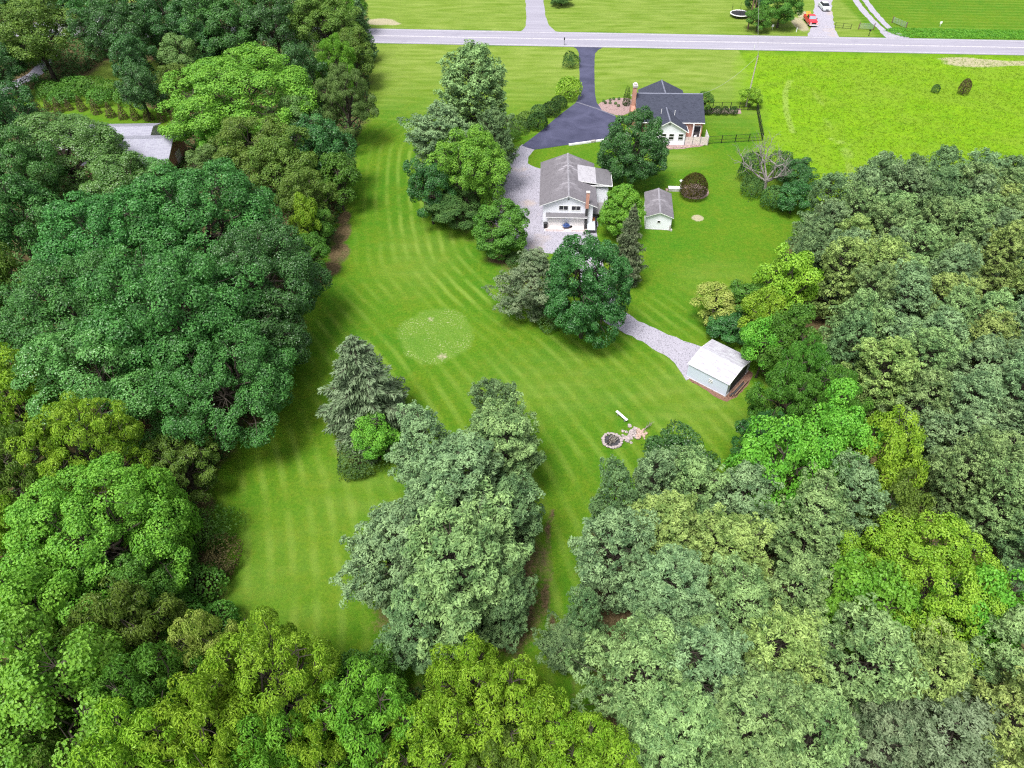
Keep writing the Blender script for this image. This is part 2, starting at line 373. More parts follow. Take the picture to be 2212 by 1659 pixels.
def spline(pts, k=6):
    out = []
    P = [Vector(p) for p in pts]
    for i in range(len(P) - 1):
        p0, p1, p2, p3 = P[max(i - 1, 0)], P[i], P[i + 1], P[min(i + 2, len(P) - 1)]
        for j in range(k):
            t = j / k; out.append(tuple(.5 * ((2 * p1) + (p2 - p0) * t + (2 * p0 - 5 * p1 + 4 * p2 - p3) * t * t + (-p0 + 3 * p1 - 3 * p2 + p3) * t ** 3)))
    out.append(tuple(P[-1])); return out

# ------------------------------------------------------------------ ground sheet with painted-in plant cover masks
def poly_mask(X, Y, poly, soft):
    inside = np.zeros(X.shape, bool); dist = np.full(X.shape, 1e9); n = len(poly)
    for i in range(n):
        x0, y0 = poly[i]; x1, y1 = poly[(i + 1) % n]
        c = ((y0 > Y) != (y1 > Y)) & (X < (x1 - x0) * (Y - y0) / (y1 - y0 + 1e-12) + x0); inside ^= c
        dx, dy = x1 - x0, y1 - y0; t = np.clip(((X - x0) * dx + (Y - y0) * dy) / (dx * dx + dy * dy + 1e-9), 0, 1)
        dist = np.minimum(dist, np.hypot(X - x0 - t * dx, Y - y0 - t * dy))
    sd_ = np.where(inside, dist, -dist); return np.clip(sd_ / soft * .5 + .5, 0, 1), sd_
rd = math.atan2(G(2212, 102).y - G(805, 76).y, G(2212, 102).x - G(805, 76).x)
RX, RY = math.cos(rd), math.sin(rd)
RC = (G(1006, 65.5) + G(1006, 97)) / 2; RHW = abs((G(1006, 65.5) - G(1006, 97)).y) / 2 * math.cos(rd)
def road_v(X, Y): return -(X - RC.x) * RY + (Y - RC.y) * RX
def road_pt(u, v, z=0): return Vector((RC.x + u * RX - v * RY, RC.y + u * RY + v * RX, z))
gx = np.concatenate([np.array([-900, -600, -400, -300, -220, -180]), np.arange(-150, -50, 1.5), np.arange(-50, 56, .5), np.arange(56, 150, 1.5), np.array([160, 180, 220, 300, 400, 600, 900])])
gy = np.concatenate([np.array([-200, -100, -50, -20]), np.arange(-5, 15, 1.5), np.arange(15, 135, .5), np.arange(135, 230, 1.5), np.array([240, 260, 300, 400, 600, 1000, 2000])])
X, Y = np.meshgrid(gx, gy); nx, ny = len(gx), len(gy)
Z = .10 * np.sin(X * .11 + 1) * np.sin(Y * .09) * 0
V = np.stack([X, Y, Z], -1).reshape(-1, 3)
ii = np.arange(nx * ny).reshape(ny, nx); F = np.stack([ii[:-1, :-1], ii[:-1, 1:], ii[1:, 1:], ii[1:, :-1]], -1).reshape(-1, 4)
def np_mesh(name, V, F, mat, smooth=False):
    me = bpy.data.meshes.new(name); me.vertices.add(len(V)); me.vertices.foreach_set('co', V.astype(np.float32).ravel())
    k = F.shape[1]; me.loops.add(F.size); me.loops.foreach_set('vertex_index', F.astype(np.int32).ravel())
    me.polygons.add(len(F)); me.polygons.foreach_set('loop_start', np.arange(0, F.size, k, dtype=np.int32))
    me.polygons.foreach_set('use_smooth', np.full(len(F), smooth)); me.update(calc_edges=True)
    if mat: me.materials.append(mat)
    return me
gm = np_mesh('ground', V, F, M['ground'])
meadow = G2([(1607, 113), (2260, 122), (2900, 160), (2900, 420), (2212, 420), (1760, 460), (1700, 380), (1640, 335), (1652, 300), (1642, 232), (1600, 228)])
mk, _ = poly_mask(X, Y, meadow, 3.0)
vr = road_v(X, Y); far = (vr > RHW)
fieldR = G2([(1900, 78), (3200, 100), (3200, -60), (1880, -60)]); mf, _ = poly_mask(X, Y, fieldR, 1.0); mk = np.maximum(mk, mf * .0)
soil = np.zeros_like(X)
def blob(arr, x, y, rx, ry=None, s=1.0, z=0):
    P = G(x, y, z); ry = ry or rx; d = np.hypot((X - P.x) / rx, (Y - P.y) / ry); np.maximum(arr, s * np.clip(1.5 - d, 0, 1), out=arr)
woods = [G2([(-400, 60), (790, -40), (800, 100), (800, 240), (775, 300), (765, 380), (720, 520), (690, 600), (670, 650), (640, 760), (560, 880), (510, 960), (440, 1080), (490, 1200), (480, 1300), (560, 1440), (720, 1500), (900, 1480), (1000, 1440), (1200, 1540), (1330, 1800), (-900, 2300), (-700, 600)]),
         G2([(1700, 520), (1760, 470), (2300, 440), (3000, 330), (3000, 2000), (1260, 2000), (1290, 1500), (1260, 1350), (1255, 1250), (1260, 1130), (1350, 1080), (1440, 1060), (1560, 1060), (1640, 980), (1660, 860), (1650, 760), (1640, 700), (1680, 600)]),
         G2([(860, 1130), (900, 1040), (1130, 1050), (1175, 1150), (1180, 1350), (1120, 1440), (850, 1430), (800, 1350)]),
         G2([(960, 330), (1060, 400), (1070, 470), (1110, 530), (1200, 560), (1210, 680), (1120, 670), (1040, 560), (940, 470), (910, 380)])]
for pl in woods:
    a, _ = poly_mask(X, Y, pl, 2.5); np.maximum(soil, a * (.5 if pl is woods[3] else .85), out=soil)
lawnL = G2([(60, 195), (200, 195), (390, 255), (400, 275), (330, 290), (200, 262), (0, 215)])
a, _ = poly_mask(X, Y, lawnL, 1.0); soil = soil * (1 - a)
lawnL2 = G2([(230, 130), (345, 130), (360, 170), (250, 215), (180, 165)]); a, _ = poly_mask(X, Y, lawnL2, 1.5); soil = soil * (1 - a * .6)
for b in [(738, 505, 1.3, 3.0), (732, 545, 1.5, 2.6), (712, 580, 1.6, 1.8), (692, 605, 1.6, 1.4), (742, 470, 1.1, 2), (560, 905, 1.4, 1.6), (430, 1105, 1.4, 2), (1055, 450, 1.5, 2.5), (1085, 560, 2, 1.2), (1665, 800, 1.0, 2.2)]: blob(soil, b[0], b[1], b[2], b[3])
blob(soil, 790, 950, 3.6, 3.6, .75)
dry = np.zeros_like(X)
a = np.clip((vr + RHW + 40) / 26, 0, 1) * (vr < -RHW) * (X < G(1600, 150).x + 2); dry = np.maximum(dry, a)
dry = np.maximum(dry, np.where(far & (X < G(1880, 60).x), .9, 0))
for b in [(1450, 345, 5, 3, .6), (1560, 600, 6, 4, .25), (1650, 390, 5, 3, .3), (620, 1240, 6, 8, .22), (1200, 830, 9, 5, .3), (760, 1060, 5, 4, .25), (1480, 860, 6, 5, .35), (900, 560, 5, 8, .3)]: blob(dry, *b[:2], b[2], b[3], b[4])
extra = np.zeros_like(X); blob(extra, 942, 722, 4.6, 5.2, .95)
bare = np.zeros_like(X)
for b in [(1507, 471, .9, .9), (955, 770, .9, .9, .55), (930, 690, .8, .8, .5), (822, 47, 3.6, 2.2), (850, 53, 2, .8), (1510, 555, 1, .6, .35), (1545, 565, 1.6, .5, .3), (1470, 545, 1.4, .35, .35), (1727, 52, 1.6, 5), (1735, 30, 1.2, 3), (2190, 137, 12, 1.3), (2110, 136, 7, 2.2), (2070, 128, 5, 1.2, .8), (1640, 345, 1, .6, .3), (1393, 930, .6, .5, .5)]: blob(bare, *b[:2], b[2], b[3], b[4] if len(b) > 4 else 1)
# mowing directions
ell = G(942, 722); dE = np.hypot((X - ell.x) / 1.0, (Y - ell.y) / 1.05)
isl = G2([(1060, 330), (1075, 420), (1110, 520), (1200, 600), (1330, 690), (1360, 400), (1200, 300)]); _, sI = poly_mask(X, Y, isl, 1)
w1 = np.clip((vr + 48) / 14, 0, 1) * (X < G(1600, 160).x + 3) + np.where(far, .8, 0)
w2 = np.clip(1 - np.abs(-sI - 12) / 13, 0, 1) * np.clip((Y - 62) / 12, 0, 1) * (1 - np.clip(w1, 0, 1)) * (X < 12)
w3 = np.clip(1 - w1 - w2, 0, 1) * np.clip((80 - Y) / 12, 0, 1)
ph1 = vr * .95; ph2 = -sI * 1.1; ph3 = (X * .90 + Y * .30 + .006 * (Y - 40) ** 2)
def setc(nm, a, b, c):
    at = gm.color_attributes.new(nm, 'FLOAT_COLOR', 'POINT'); arr = np.stack([a.ravel(), b.ravel(), c.ravel(), np.ones(a.size)], -1).astype(np.float32); at.data.foreach_set('color', arr.ravel())
setc('phase', ph1, ph2, ph3); setc('weight', w1 * .55, w2, w3 * .6)
def line_mask(pts, hw):
    out = np.zeros_like(X); P_ = G2(pts)
    for (x0, y0), (x1, y1) in zip(P_[:-1], P_[1:]):
        dx, dy = x1 - x0, y1 - y0; t = np.clip(((X - x0) * dx + (Y - y0) * dy) / (dx * dx + dy * dy), 0, 1); out = np.maximum(out, np.clip(1.2 - np.hypot(X - x0 - t * dx, Y - y0 - t * dy) / hw, 0, 1))
    return out
soil = np.maximum(soil, line_mask([(1193, 1105), (1183, 1150), (1180, 1200), (1184, 1250), (1178, 1290), (1190, 1340), (1212, 1400), (1230, 1440), (1236, 1500), (1228, 1560)], .42) * .8)
setc('mask', mk, soil, dry)
tracks = np.maximum(line_mask([(1705, 175), (1696, 200), (1698, 240), (1712, 285)], .8), line_mask([(1795, 300), (1832, 312), (1836, 400), (1840, 460)], .8)); tracks = np.maximum(tracks, line_mask([(1745, 190), (1770, 215), (1800, 300), (1850, 380)], .7) * .6)
setc('extra', extra, bare, tracks)
go = bpy.data.objects.new('ground', gm); col.objects.link(go); props(go, kind='structure')

# roads and paths
def lineband(name, v0, v1, z, mat, u0=-400, u1=420, n=60):
    mb = MB()
    for i in range(n):
        a = u0 + (u1 - u0) * i / n; b = u0 + (u1 - u0) * (i + 1) / n; q = [road_pt(a, v0), road_pt(b, v0), road_pt(b, v1), road_pt(a, v1)]
        mb.face([(p.x, p.y, z) for p in q], uv=[(p.x, p.y) for p in q])
    return props(mb.build(name, mat), kind='structure')
lineband('road', -RHW, RHW, .035, M['road'])
for i, (v, hw) in enumerate([(-.14, .06), (.14, .06), (-RHW + .65, .055), (RHW - .65, .055)]):
    lineband('road_marking' if i == 0 else 'road_marking.%03d' % i, v - hw, v + hw, .045, M['line'])
sheet('side_road', wobble(G2([(1118, 71.5), (1128, 66), (1136, 56), (1137, 40), (1135, 0), (1128, -60), (1180, -60), (1174, 0), (1178, 35), (1186, 55), (1200, 68), (1228, 73)]), 1.5, .1, 1), .030, M['road'])
sheet('driveway', wobble(G2([(1238, 101.5), (1245, 105), (1250, 114), (1252, 160), (1251, 200), (1244, 222), (1205, 252), (1160, 290), (1127.5, 315), (1154, 323.5), (1229, 313), (1307, 302), (1345, 290), (1340, 262), (1326, 248), (1300, 238), (1289, 222), (1285, 200), (1284, 150), (1285, 116), (1292, 108), (1302, 103)]), 1.2, .05, 2), .03, M['drive'])
sheet('driveway_seam', G2([(1243, 221.2), (1246, 220), (1290, 234), (1330, 250.5), (1329, 252), (1289, 236)]), .038, simple('seam', (.13, .13, .17), .8, .2))
sheet('gravel_drive', wobble(G2([(1128, 312), (1156, 322), (1141, 339), (1140, 353), (1166, 364), (1290, 372), (1290, 508), (1300, 560), (1325, 640), (1338, 668), (1378, 694), (1427, 715), (1477, 737), (1530, 752), (1500, 812), (1482, 822), (1465, 796), (1446, 774), (1400, 746), (1341, 715), (1304, 694), (1270, 650), (1240, 570), (1220, 537), (1193, 548), (1145, 545), (1115, 528), (1080, 500), (1062, 470), (1064, 424), (1091, 351), (1108, 330)]), .8, .18, 3), .018, M['gravel'])
sheet('mulch_bed', wobble(spline(G2([(1290, 235), (1293, 225), (1310, 216), (1335, 212), (1362, 214), (1368, 232), (1362, 242), (1340, 250), (1316, 244), (1290, 235)]), 4)[:-1], .5, .05, 4), .022, M['mulch'])
sheet('mulch_strip', wobble(G2([(1410, 309), (1484, 309.5), (1532, 311), (1512, 317), (1470, 322), (1400, 324)]), .6, .1, 5), .022, M['mulch'])
sheet('boxwood_bed', wobble(G2([(1518, 234), (1600, 235), (1601, 246), (1518, 245)]), .6, .08, 6), .022, M['mulch'])
sheet('bush_bed', wobble(spline(G2([(1470, 412), (1478, 400), (1500, 396), (1524, 403), (1531, 418), (1518, 429), (1495, 430), (1476, 424), (1470, 412)]), 4)[:-1], .5, .08, 7), .022, M['mulch'])
sheet('gravel_lot', wobble(G2([(1742, 82), (1752, 60), (1758, 20), (1760, -20), (1800, -20), (1796, 20), (1803, 60), (1812, 84)]), 1.2, .2, 8), .020, M['gravel'])
for i, pts in enumerate([[(1842, -10), (1856, 12), (1880, 40), (1903, 62), (1930, 84)], [(1862, -10), (1880, 16), (1905, 45), (1930, 68), (1962, 88)]]):
    P = spline([tuple(G(*p)[:2]) for p in pts], 6); strip('farm_track' if i == 0 else 'farm_track.001', [(p[0], p[1], .75 + (.5 if k > len(P) - 6 else 0)) for k, p in enumerate(P)], .02 + .004 * i, M['gravel'], .12, i)
P = spline([tuple(G(*p)[:2]) for p in [(-60, 232), (0, 200), (40, 178), (78, 158), (110, 120)]], 6); strip('side_path', [(p[0], p[1], 1.5) for p in P], .02, m_drive() if False else M['road'], .05, 5)
sheet('shed_apron', wobble(G2([(1480, 816), (1484, 806), (1560, 850), (1610, 795), (1626, 806), (1618, 828), (1592, 858), (1570, 868), (1550, 860)]), .5, .12, 9), .014, M['soil'])

# ------------------------------------------------------------------ foliage generators (numpy)
def unit(v): return v / np.maximum(np.linalg.norm(v, axis=-1, keepdims=True), 1e-9)
def leaves(C, N, L, W, rng, fold=.15, T=None, jit=.25):
    n = len(C)
    if T is None: T = rng.normal(size=(n, 3))
    T = unit(T - (T * N).sum(-1, keepdims=True) * N + 1e-6); B = np.cross(N, T)
    s = (1 + rng.uniform(-jit, jit, (n, 1))); l = L * s; w_ = W * s
    a = C - T * l * .5; t = C + T * l * .5 - N * l * fold; m = C + T * l * .05
    V = np.stack([a, m - B * w_ * .5 + N * l * fold * .5, t, m + B * w_ * .5 + N * l * fold * .5], 1)
    return V.reshape(-1, 3)
def leafmesh(name, V, mat):
    F = np.arange(len(V)).reshape(-1, 4); return np_mesh(name, V, F, mat)
def sph(n, rng): return unit(rng.normal(size=(n, 3)))
def tubes_np(segs, sides=5):
    """segs: list of (p0,p1,r0,r1)"""
    VV = []; FF = []; k = 0
    for p0, p1, r0, r1 in segs:
        p0 = np.array(p0, float); p1 = np.array(p1, float); d = p1 - p0; L = np.linalg.norm(d)
        if L < 1e-5: continue
        d /= L; a = np.cross(d, [0, 0, 1.] if abs(d[2]) < .95 else [1., 0, 0]); a /= np.linalg.norm(a); b = np.cross(d, a)
        an = np.arange(sides) * 2 * math.pi / sides; ring = np.cos(an)[:, None] * a + np.sin(an)[:, None] * b
        VV.append(p0 + ring * r0); VV.append(p1 + ring * r1)
        for i in range(sides): j = (i + 1) % sides; FF.append((k + i, k + j, k + sides + j, k + sides + i))
        k += 2 * sides
    return np.concatenate(VV), np.array(FF)
def limb(p0, p1, r0, r1, rng, n=4, wob=.08, sag=0):
    p0 = np.array(p0, float); p1 = np.array(p1, float); L = np.linalg.norm(p1 - p0); pts = [p0]
    for i in range(1, n): t = i / n; pts.append(p0 + (p1 - p0) * t + rng.normal(size=3) * L * wob * .5 + np.array([0, 0, sag * L * math.sin(math.pi * t)]))
    pts.append(p1); return [(pts[i], pts[i + 1], r0 + (r1 - r0) * i / n, r0 + (r1 - r0) * (i + 1) / n) for i in range(n)]

def broad(seed, R, H, zb=.22, lobe=.36, nl=20, rc=1.0, leaf=(.34, .26), cover=1.15, open_=0., flat=.85, droop=0., top=1.0):
    """crown = lobes > clumps > leaves; trunk with limbs to every lobe"""
    rc = rc * 1.30; leaf = (leaf[0] * .73, leaf[1] * .73)
    rng = np.random.default_rng(seed); C0 = np.array([0, 0, H * (zb + 1) / 2]); Hz = H * (1 - zb) / 2
    k = np.arange(nl) + .5; zc = 1 - 1.62 * k / nl; az = k * 2.39996 + rng.uniform(0, 6); rr = np.sqrt(np.maximum(0, 1 - zc ** 2))
    U = np.stack([rr * np.cos(az), rr * np.sin(az), zc * top], -1) + rng.normal(size=(nl, 3)) * .10
    rl = R * lobe * rng.uniform(.75, 1.2, nl)
    LP = C0 + U * np.array([R, R, Hz]) * (1 - lobe * .72) * rng.uniform(.82, 1.1, (nl, 1))
    LP = np.vstack([LP, C0 + np.array([[0, 0, Hz * .25]])]); rl = np.append(rl, R * .5)
    CC = []; CR = []; CL = []
    for i in range(len(LP)):
        n = int(rl[i] ** 2 * 2.5 / rc ** 2 * (1 - open_ * .4)) + 4; d = sph(n, rng); out = unit(LP[i] - C0 + 1e-6)
        keep = (d @ out > -.25) | (d[:, 2] > .3); d = d[keep]
        p = LP[i] + d * rl[i] * rng.uniform(.72, 1.05, (len(d), 1)) * np.array([1, 1, flat]); r = rc * rng.uniform(.6, 1.25, len(d))
        CC.append(p); CR.append(r); CL.append(np.full(len(d), i))
    CC = np.concatenate(CC); CR = np.concatenate(CR); CL = np.concatenate(CL)
    ok = CC[:, 2] > H * zb * .6; CC, CR, CL = CC[ok], CR[ok], CL[ok]
    # drop clumps buried deep in other lobes
    dist = np.linalg.norm(CC[:, None, :] - LP[None], axis=-1) / rl[None]; bur = (dist < .6).sum(1); ok = bur < 1; CC, CR, CL = CC[ok], CR[ok], CL[ok]
    area = leaf[0] * leaf[1] * .5; cnt = np.maximum(6, (4 * math.pi * CR ** 2 * .62 * cover / area * .55).astype(int))
    idx = np.repeat(np.arange(len(CC)), cnt); n = len(idx); d = sph(n, rng); outl = unit(CC - LP[CL] + 1e-6)[idx]
    flip = (d * outl).sum(-1) < -.35; d[flip] *= -1; low = (d[:, 2] < -.5) & (rng.random(n) < .6); d[low, 2] *= -1
    rad = CR[idx][:, None] * rng.uniform(.74, 1.05, (n, 1)) * np.where(rng.random((n, 1)) < .10, 1.18, 1)
    P = CC[idx] + d * rad * np.array([1, 1, .8]); N = unit(d * .9 + np.array([0, 0, .35]) + rng.normal(size=(n, 3)) * .33)
    T = None
    if droop: T = d * np.array([1, 1, .2]) + np.array([0, 0, -droop]) + rng.normal(size=(n, 3)) * .5
    V = leaves(P, N, leaf[0], leaf[1], rng, T=T)
    segs = limb((0, 0, -.3), (rng.normal() * .3, rng.normal() * .3, H * .55), .035 * H * .5 + R * .022, .05 * R * .4, rng, 5, .04)
    for i in range(len(LP)):
        z0 = H * rng.uniform(.18, .5); segs += limb((0, 0, z0), LP[i] + (LP[i] - C0) * .25, .018 * R + .04, .03, rng, 4, .12, .05)
    for i in rng.choice(len(CC), min(len(CC), 90), replace=False): segs += limb(LP[CL[i]], CC[i], .04, .015, rng, 2, .1)
    tv, tf = tubes_np(segs)
    return V, tv, tf
def pine(seed, R, H, zb=.10, tuft=.34, nn=14, fat=.55, up=.18, dens=1.0):
    rng = np.random.default_rng(seed); tips = []; segs = limb((0, 0, -.2), (0, 0, H * .95), .16 + H * .007, .03, rng, 6, .006); z = H * zb; dirs = []
    lob = [(rng.uniform(0, 6.28), rng.uniform(.15, .9), rng.uniform(.15, .62)) for _ in range(13)]
    while z < H * .955:
        t = (H - z) / (H * (1 - zb)); rz = R * min(1, (t / .62)) ** fat * (1 if t < .8 else 1 - (t - .8) * 1.0)
        nb = 6 + rng.integers(0, 3); a0 = rng.uniform(0, 6.28)
        for b in range(nb):
            az = a0 + b * 6.283 / nb + rng.normal() * .22; zf = z / H
            k = .60 + sum(am * math.exp(-((math.cos(az - la) - 1) ** 2) / .12 - ((zf - lz) / .10) ** 2) for la, lz, am in lob)
            L = max(.4, rz * k * rng.uniform(.82, 1.12)); dv = np.array([math.cos(az), math.sin(az), 0]); side = np.array([-dv[1], dv[0], 0])
            slope = up + (1 - t) * .50 + rng.normal() * .07; zz = z + rng.uniform(-.25, .25)
            f = lambda s: np.array([0, 0, zz]) + dv * L * s + np.array([0, 0, slope * L * s + .12 * L * s * s - .08 * L * s])
            segs.append((f(0), f(.6), .03 + .012 * L, .03)); segs.append((f(.6), f(1), .03, .012))
            ns = max(2, int(L / .46 * dens))
            for i in range(ns):
                s = .42 + .58 * (i + 1) / ns; w_ = L * (1 - s) * .5 + .26
                for sg in (-1, 1):
                    if s > .97 and sg > 0: continue
                    q = f(s) + side * sg * w_ * rng.uniform(.5, 1.1) + dv * w_ * .5 + np.array([0, 0, rng.uniform(-.08, .3)]); tips.append(q); dirs.append(unit(dv * .6 + side * sg * .4 + np.array([0, 0, 1.])))
                    if w_ > .8: tips.append(f(s) + side * sg * w_ * .45 + np.array([0, 0, rng.uniform(0, .2)])); dirs.append(unit(dv * .4 + side * sg * .3 + np.array([0, 0, 1.])))
            e = f(1.0)
            for _ in range(3): tips.append(e + rng.normal(size=3) * .22 + np.array([0, 0, .12])); dirs.append(unit(dv * .7 + np.array([0, 0, .9])))
        z += rng.uniform(.46, .72) * (.8 + .11 * R)
    for k in range(9): tips.append(np.array([rng.normal() * .35, rng.normal() * .35, H * (.93 + .008 * k)])); dirs.append(np.array([0, 0, 1.]))
    T = np.array(tips); Dd = np.array(dirs); n = len(T); r = tuft * rng.uniform(.7, 1.3, n)
    idx = np.repeat(np.arange(n), nn); m = len(idx); d = unit(sph(m, rng) + Dd[idx] * .65)
    k = rng.random(m) < .45; rr_ = r[idx][:, None] * np.where(k, .62, .80)[:, None]; C = T[idx] + d * rr_
    N = np.where(k[:, None], unit(np.cross(d, sph(m, rng)) + np.array([0, 0, .4]) + d * .3), unit(d + np.array([0, 0, .35]) + rng.normal(size=(m, 3)) * .35))
    TT = np.where(k[:, None], d, rng.normal(size=(m, 3))); V = leaves(C, N, tuft * .78, tuft * .30, rng, T=TT, fold=.05)
    tv, tf = tubes_np(segs, 4); return V, tv, tf
def spruce(seed, R, H, droop=.45, leaf=(.55, .17), dens=1.0):
    rng = np.random.default_rng(seed); segs = limb((0, 0, -.2), (0, 0, H * .98), .28, .03, rng, 6, .004); PC = []; DD = []; z = H * .03
    while z < H * .98:
        t = (H - z) / H; rz = R * min(1, t / .74) ** .72 * (1 - .9 * max(0, t - .82)); nb = 6 + rng.integers(0, 3); a0 = rng.uniform(0, 6.28)
        for b in range(nb):
            az = a0 + b * 6.283 / nb + rng.normal() * .2; L = max(.3, rz * rng.uniform(.62, 1.25)); dv = np.array([math.cos(az), math.sin(az), 0]); side = np.array([-dv[1], dv[0], 0])
            f = lambda s: np.array([0, 0, z]) + dv * L * s + np.array([0, 0, (.10 - droop * t * 1.6 * s + .42 * t * s * s) * L])
            for s0, s1 in ((0, .35), (.35, .7), (.7, 1.0)): segs.append((f(s0), f(s1), .06 * (1 - s0) + .015, .06 * (1 - s1) + .012))
            ns = max(4, int(L / .16 * dens))
            for i in range(ns):
                s = .22 + .80 * (i + .5) / ns; w_ = (L * (1.05 - s) * .42 + .14) * rng.uniform(.5, 1.1)
                for sg in (-1, 1):
                    k = max(1, int(w_ / .2))
                    for j in range(k):
                        q = f(min(s, 1)) + side * sg * w_ * (j + .7) / k + dv * w_ * .45 * (j + 1) / k; PC.append(q + np.array([0, 0, -.12 - .1 * j])); DD.append(dv * .5 + side * sg * .5 + np.array([0, 0, -.9]))
                        PC.append(q); DD.append(dv * .9 + side * sg * .7 + np.array([0, 0, -.15]))
        z += rng.uniform(.42, .62) * (H / 13)
    for k in range(30): PC.append(np.array([rng.normal() * .10, rng.normal() * .10, H * rng.uniform(.94, 1.0)])); DD.append(np.array([rng.normal() * .5, rng.normal() * .5, 1.]))
    C = np.array(PC); Dd = unit(np.array(DD) + rng.normal(size=C.shape) * .25); N = unit(np.cross(Dd, sph(len(C), rng)) + np.array([0, 0, .6]))
    V = leaves(C + rng.normal(size=C.shape) * .05, N, leaf[0], leaf[1], rng, T=Dd, fold=.06); tv, tf = tubes_np(segs, 4); return V, tv, tf
def bushy(seed, R, H, leaf=(.16, .12), cover=1.6, rough=.12, lob=7, sq=1.0):
    """dense clipped or wild shrub: leaves all over a lumpy dome down to the ground"""
    rng = np.random.default_rng(seed); area = leaf[0] * leaf[1] * .5; S = 2 * math.pi * R * (R + H) * .6; n = int(S / area * cover * .5)
    d = sph(n, rng); d[:, 2] = np.abs(d[:, 2]) ** .9 * np.where(rng.random(n) < .2, -.25, 1); d = unit(d)
    L = unit(rng.normal(size=(lob, 3)) + np.array([0, 0, .3])); bump = np.exp(-((1 - d @ L.T) / .16)).sum(1) * rough * 1.6
    r = (1 - rough + bump) * rng.uniform(.86, 1.04, n); P = d * r[:, None] * np.array([R, R, H * .62]); P[:, 2] += H * .38; P[:, 2] = np.maximum(P[:, 2], .04)
    N = unit(d + rng.normal(size=(n, 3)) * .5 + np.array([0, 0, .2])); V = leaves(P, N, leaf[0], leaf[1], rng)
    segs = []
    for i in range(6): q = d[i] * np.array([R, R, H]) * .7; q[2] = abs(q[2]) + H * .3; segs += limb((0, 0, -.05), q, .05, .015, rng, 2)
    tv, tf = tubes_np(segs, 4); return V, tv, tf
def cone(seed, R, H, leaf=(.18, .12), cover=1.5, pw=.8, shag=.12):
    rng = np.random.default_rng(seed); area = leaf[0] * leaf[1] * .5; n = int(math.pi * R * H * 1.15 / area * cover * .5)
    t = np.sqrt(rng.random(n)); az = rng.uniform(0, 6.283, n); rr = R * t ** pw * (1 + .1 * np.sin(az * 5 + t * 17)) * rng.uniform(1 - shag, 1 + shag, n) * np.where(t > .93, (1 - t) / .07 * .3 + .7, 1)
    d = np.stack([np.cos(az), np.sin(az), np.full(n, .35)], -1); P = np.stack([rr * np.cos(az), rr * np.sin(az), H * (1 - t) + .05], -1)
    N = unit(d + rng.normal(size=(n, 3)) * .5); V = leaves(P, N, leaf[0], leaf[1], rng, T=np.array([0, 0, 1.]) + rng.normal(size=(n, 3)) * .4)
    tv, tf = tubes_np(limb((0, 0, -.05), (0, 0, H * .8), .06, .02, rng, 2), 5); return V, tv, tf
# library of prototypes: kind -> [(R, H, leafmesh, trunkmesh)]
LIB = {}
def proto(kind, R, H, data):
    V, tv, tf = data
    LIB.setdefault(kind, []).append((R, H, leafmesh('crown_' + kind, V, LF['mid']), np_mesh('trunk_' + kind, tv, tf, M['bark'])))
for i in range(2): proto('dense', 5.0, 12.5, broad(110 + i, 5.0, 12.5, .0, .46, 36, .62, (.30, .23), 1.2, flat=.95))
for i in range(2): proto('dense', 2.9, 8.5, broad(114 + i, 2.9, 8.5, .0, .46, 28, .5, (.27, .21), 1.2, flat=.95))
for i in range(2): proto('giant', 9.5, 20, broad(10 + i, 9.5, 20, .12, .30, 26, 1.15, (.40, .30), 1.0, flat=.8))
for i in range(3): proto('broad', 6.2, 17, broad(20 + i, 6.2, 17, .15, .33, 19, .95, (.36, .28), 1.05, flat=.85))
for i in range(3): proto('broad', 3.8, 11, broad(30 + i, 3.8, 11, .10, .36, 15, .72, (.30, .23), 1.05, flat=.9))
for i in range(2): proto('broad', 2.2, 6, broad(40 + i, 2.2, 6, .08, .38, 12, .5, (.24, .18), 1.1))
for i in range(3): proto('feather', 6.0, 16, broad(50 + i, 6.0, 16, .10, .26, 30, .62, (.42, .17), 1.0, .3, .75, droop=.5))
for i in range(2): proto('feather', 3.6, 10, broad(56 + i, 3.6, 10, .08, .30, 22, .50, (.36, .15), 1.05, .3, .8, droop=.5))
for i in range(2): proto('willow', 4.2, 14, broad(60 + i, 4.2, 14, .04, .30, 22, .6, (.40, .13), 1.1, .2, 1.2, droop=1.6))
for i in range(3): proto('pine', 3.2, 12, pine(70 + i, 3.2, 12, nn=22, dens=.8))
for i in range(3): proto('pine', 4.4, 15, pine(74 + i, 4.4, 15, tuft=.42, nn=26, dens=.75))
for i in range(2): proto('pine', 6.3, 17, pine(78 + i, 6.3, 17, .06, .46, 30, .5, dens=.72))
proto('tallpine', 4.4, 19, pine(86, 4.4, 19, .06, .38, 20)); proto('tallpine', 4.4, 19, pine(87, 4.4, 19, .06, .38, 20))
proto('spruce', 4.6, 14, spruce(80, 4.6, 14)); proto('spruce', 3.0, 11, spruce(81, 3.0, 11, .25, (.45, .14)))
for i in range(3): proto('shrub', 2.0, 2.6, bushy(90 + i, 2.0, 2.6, (.22, .16), 1.5, .22, 9))
for i in range(2): proto('clipped', 1.0, 1.4, bushy(95 + i, 1.0, 1.4, (.13, .09), 1.7, .05, 5))
proto('cone', .8, 3, cone(97, .8, 3, shag=.2)); proto('column', .8, 3, cone(98, .8, 3, (.14, .10), 1.7, .42, .06))
proto('ball', 1.9, 2.5, bushy(99, 1.9, 2.5, (.11, .08), 2.1, .015, 4))

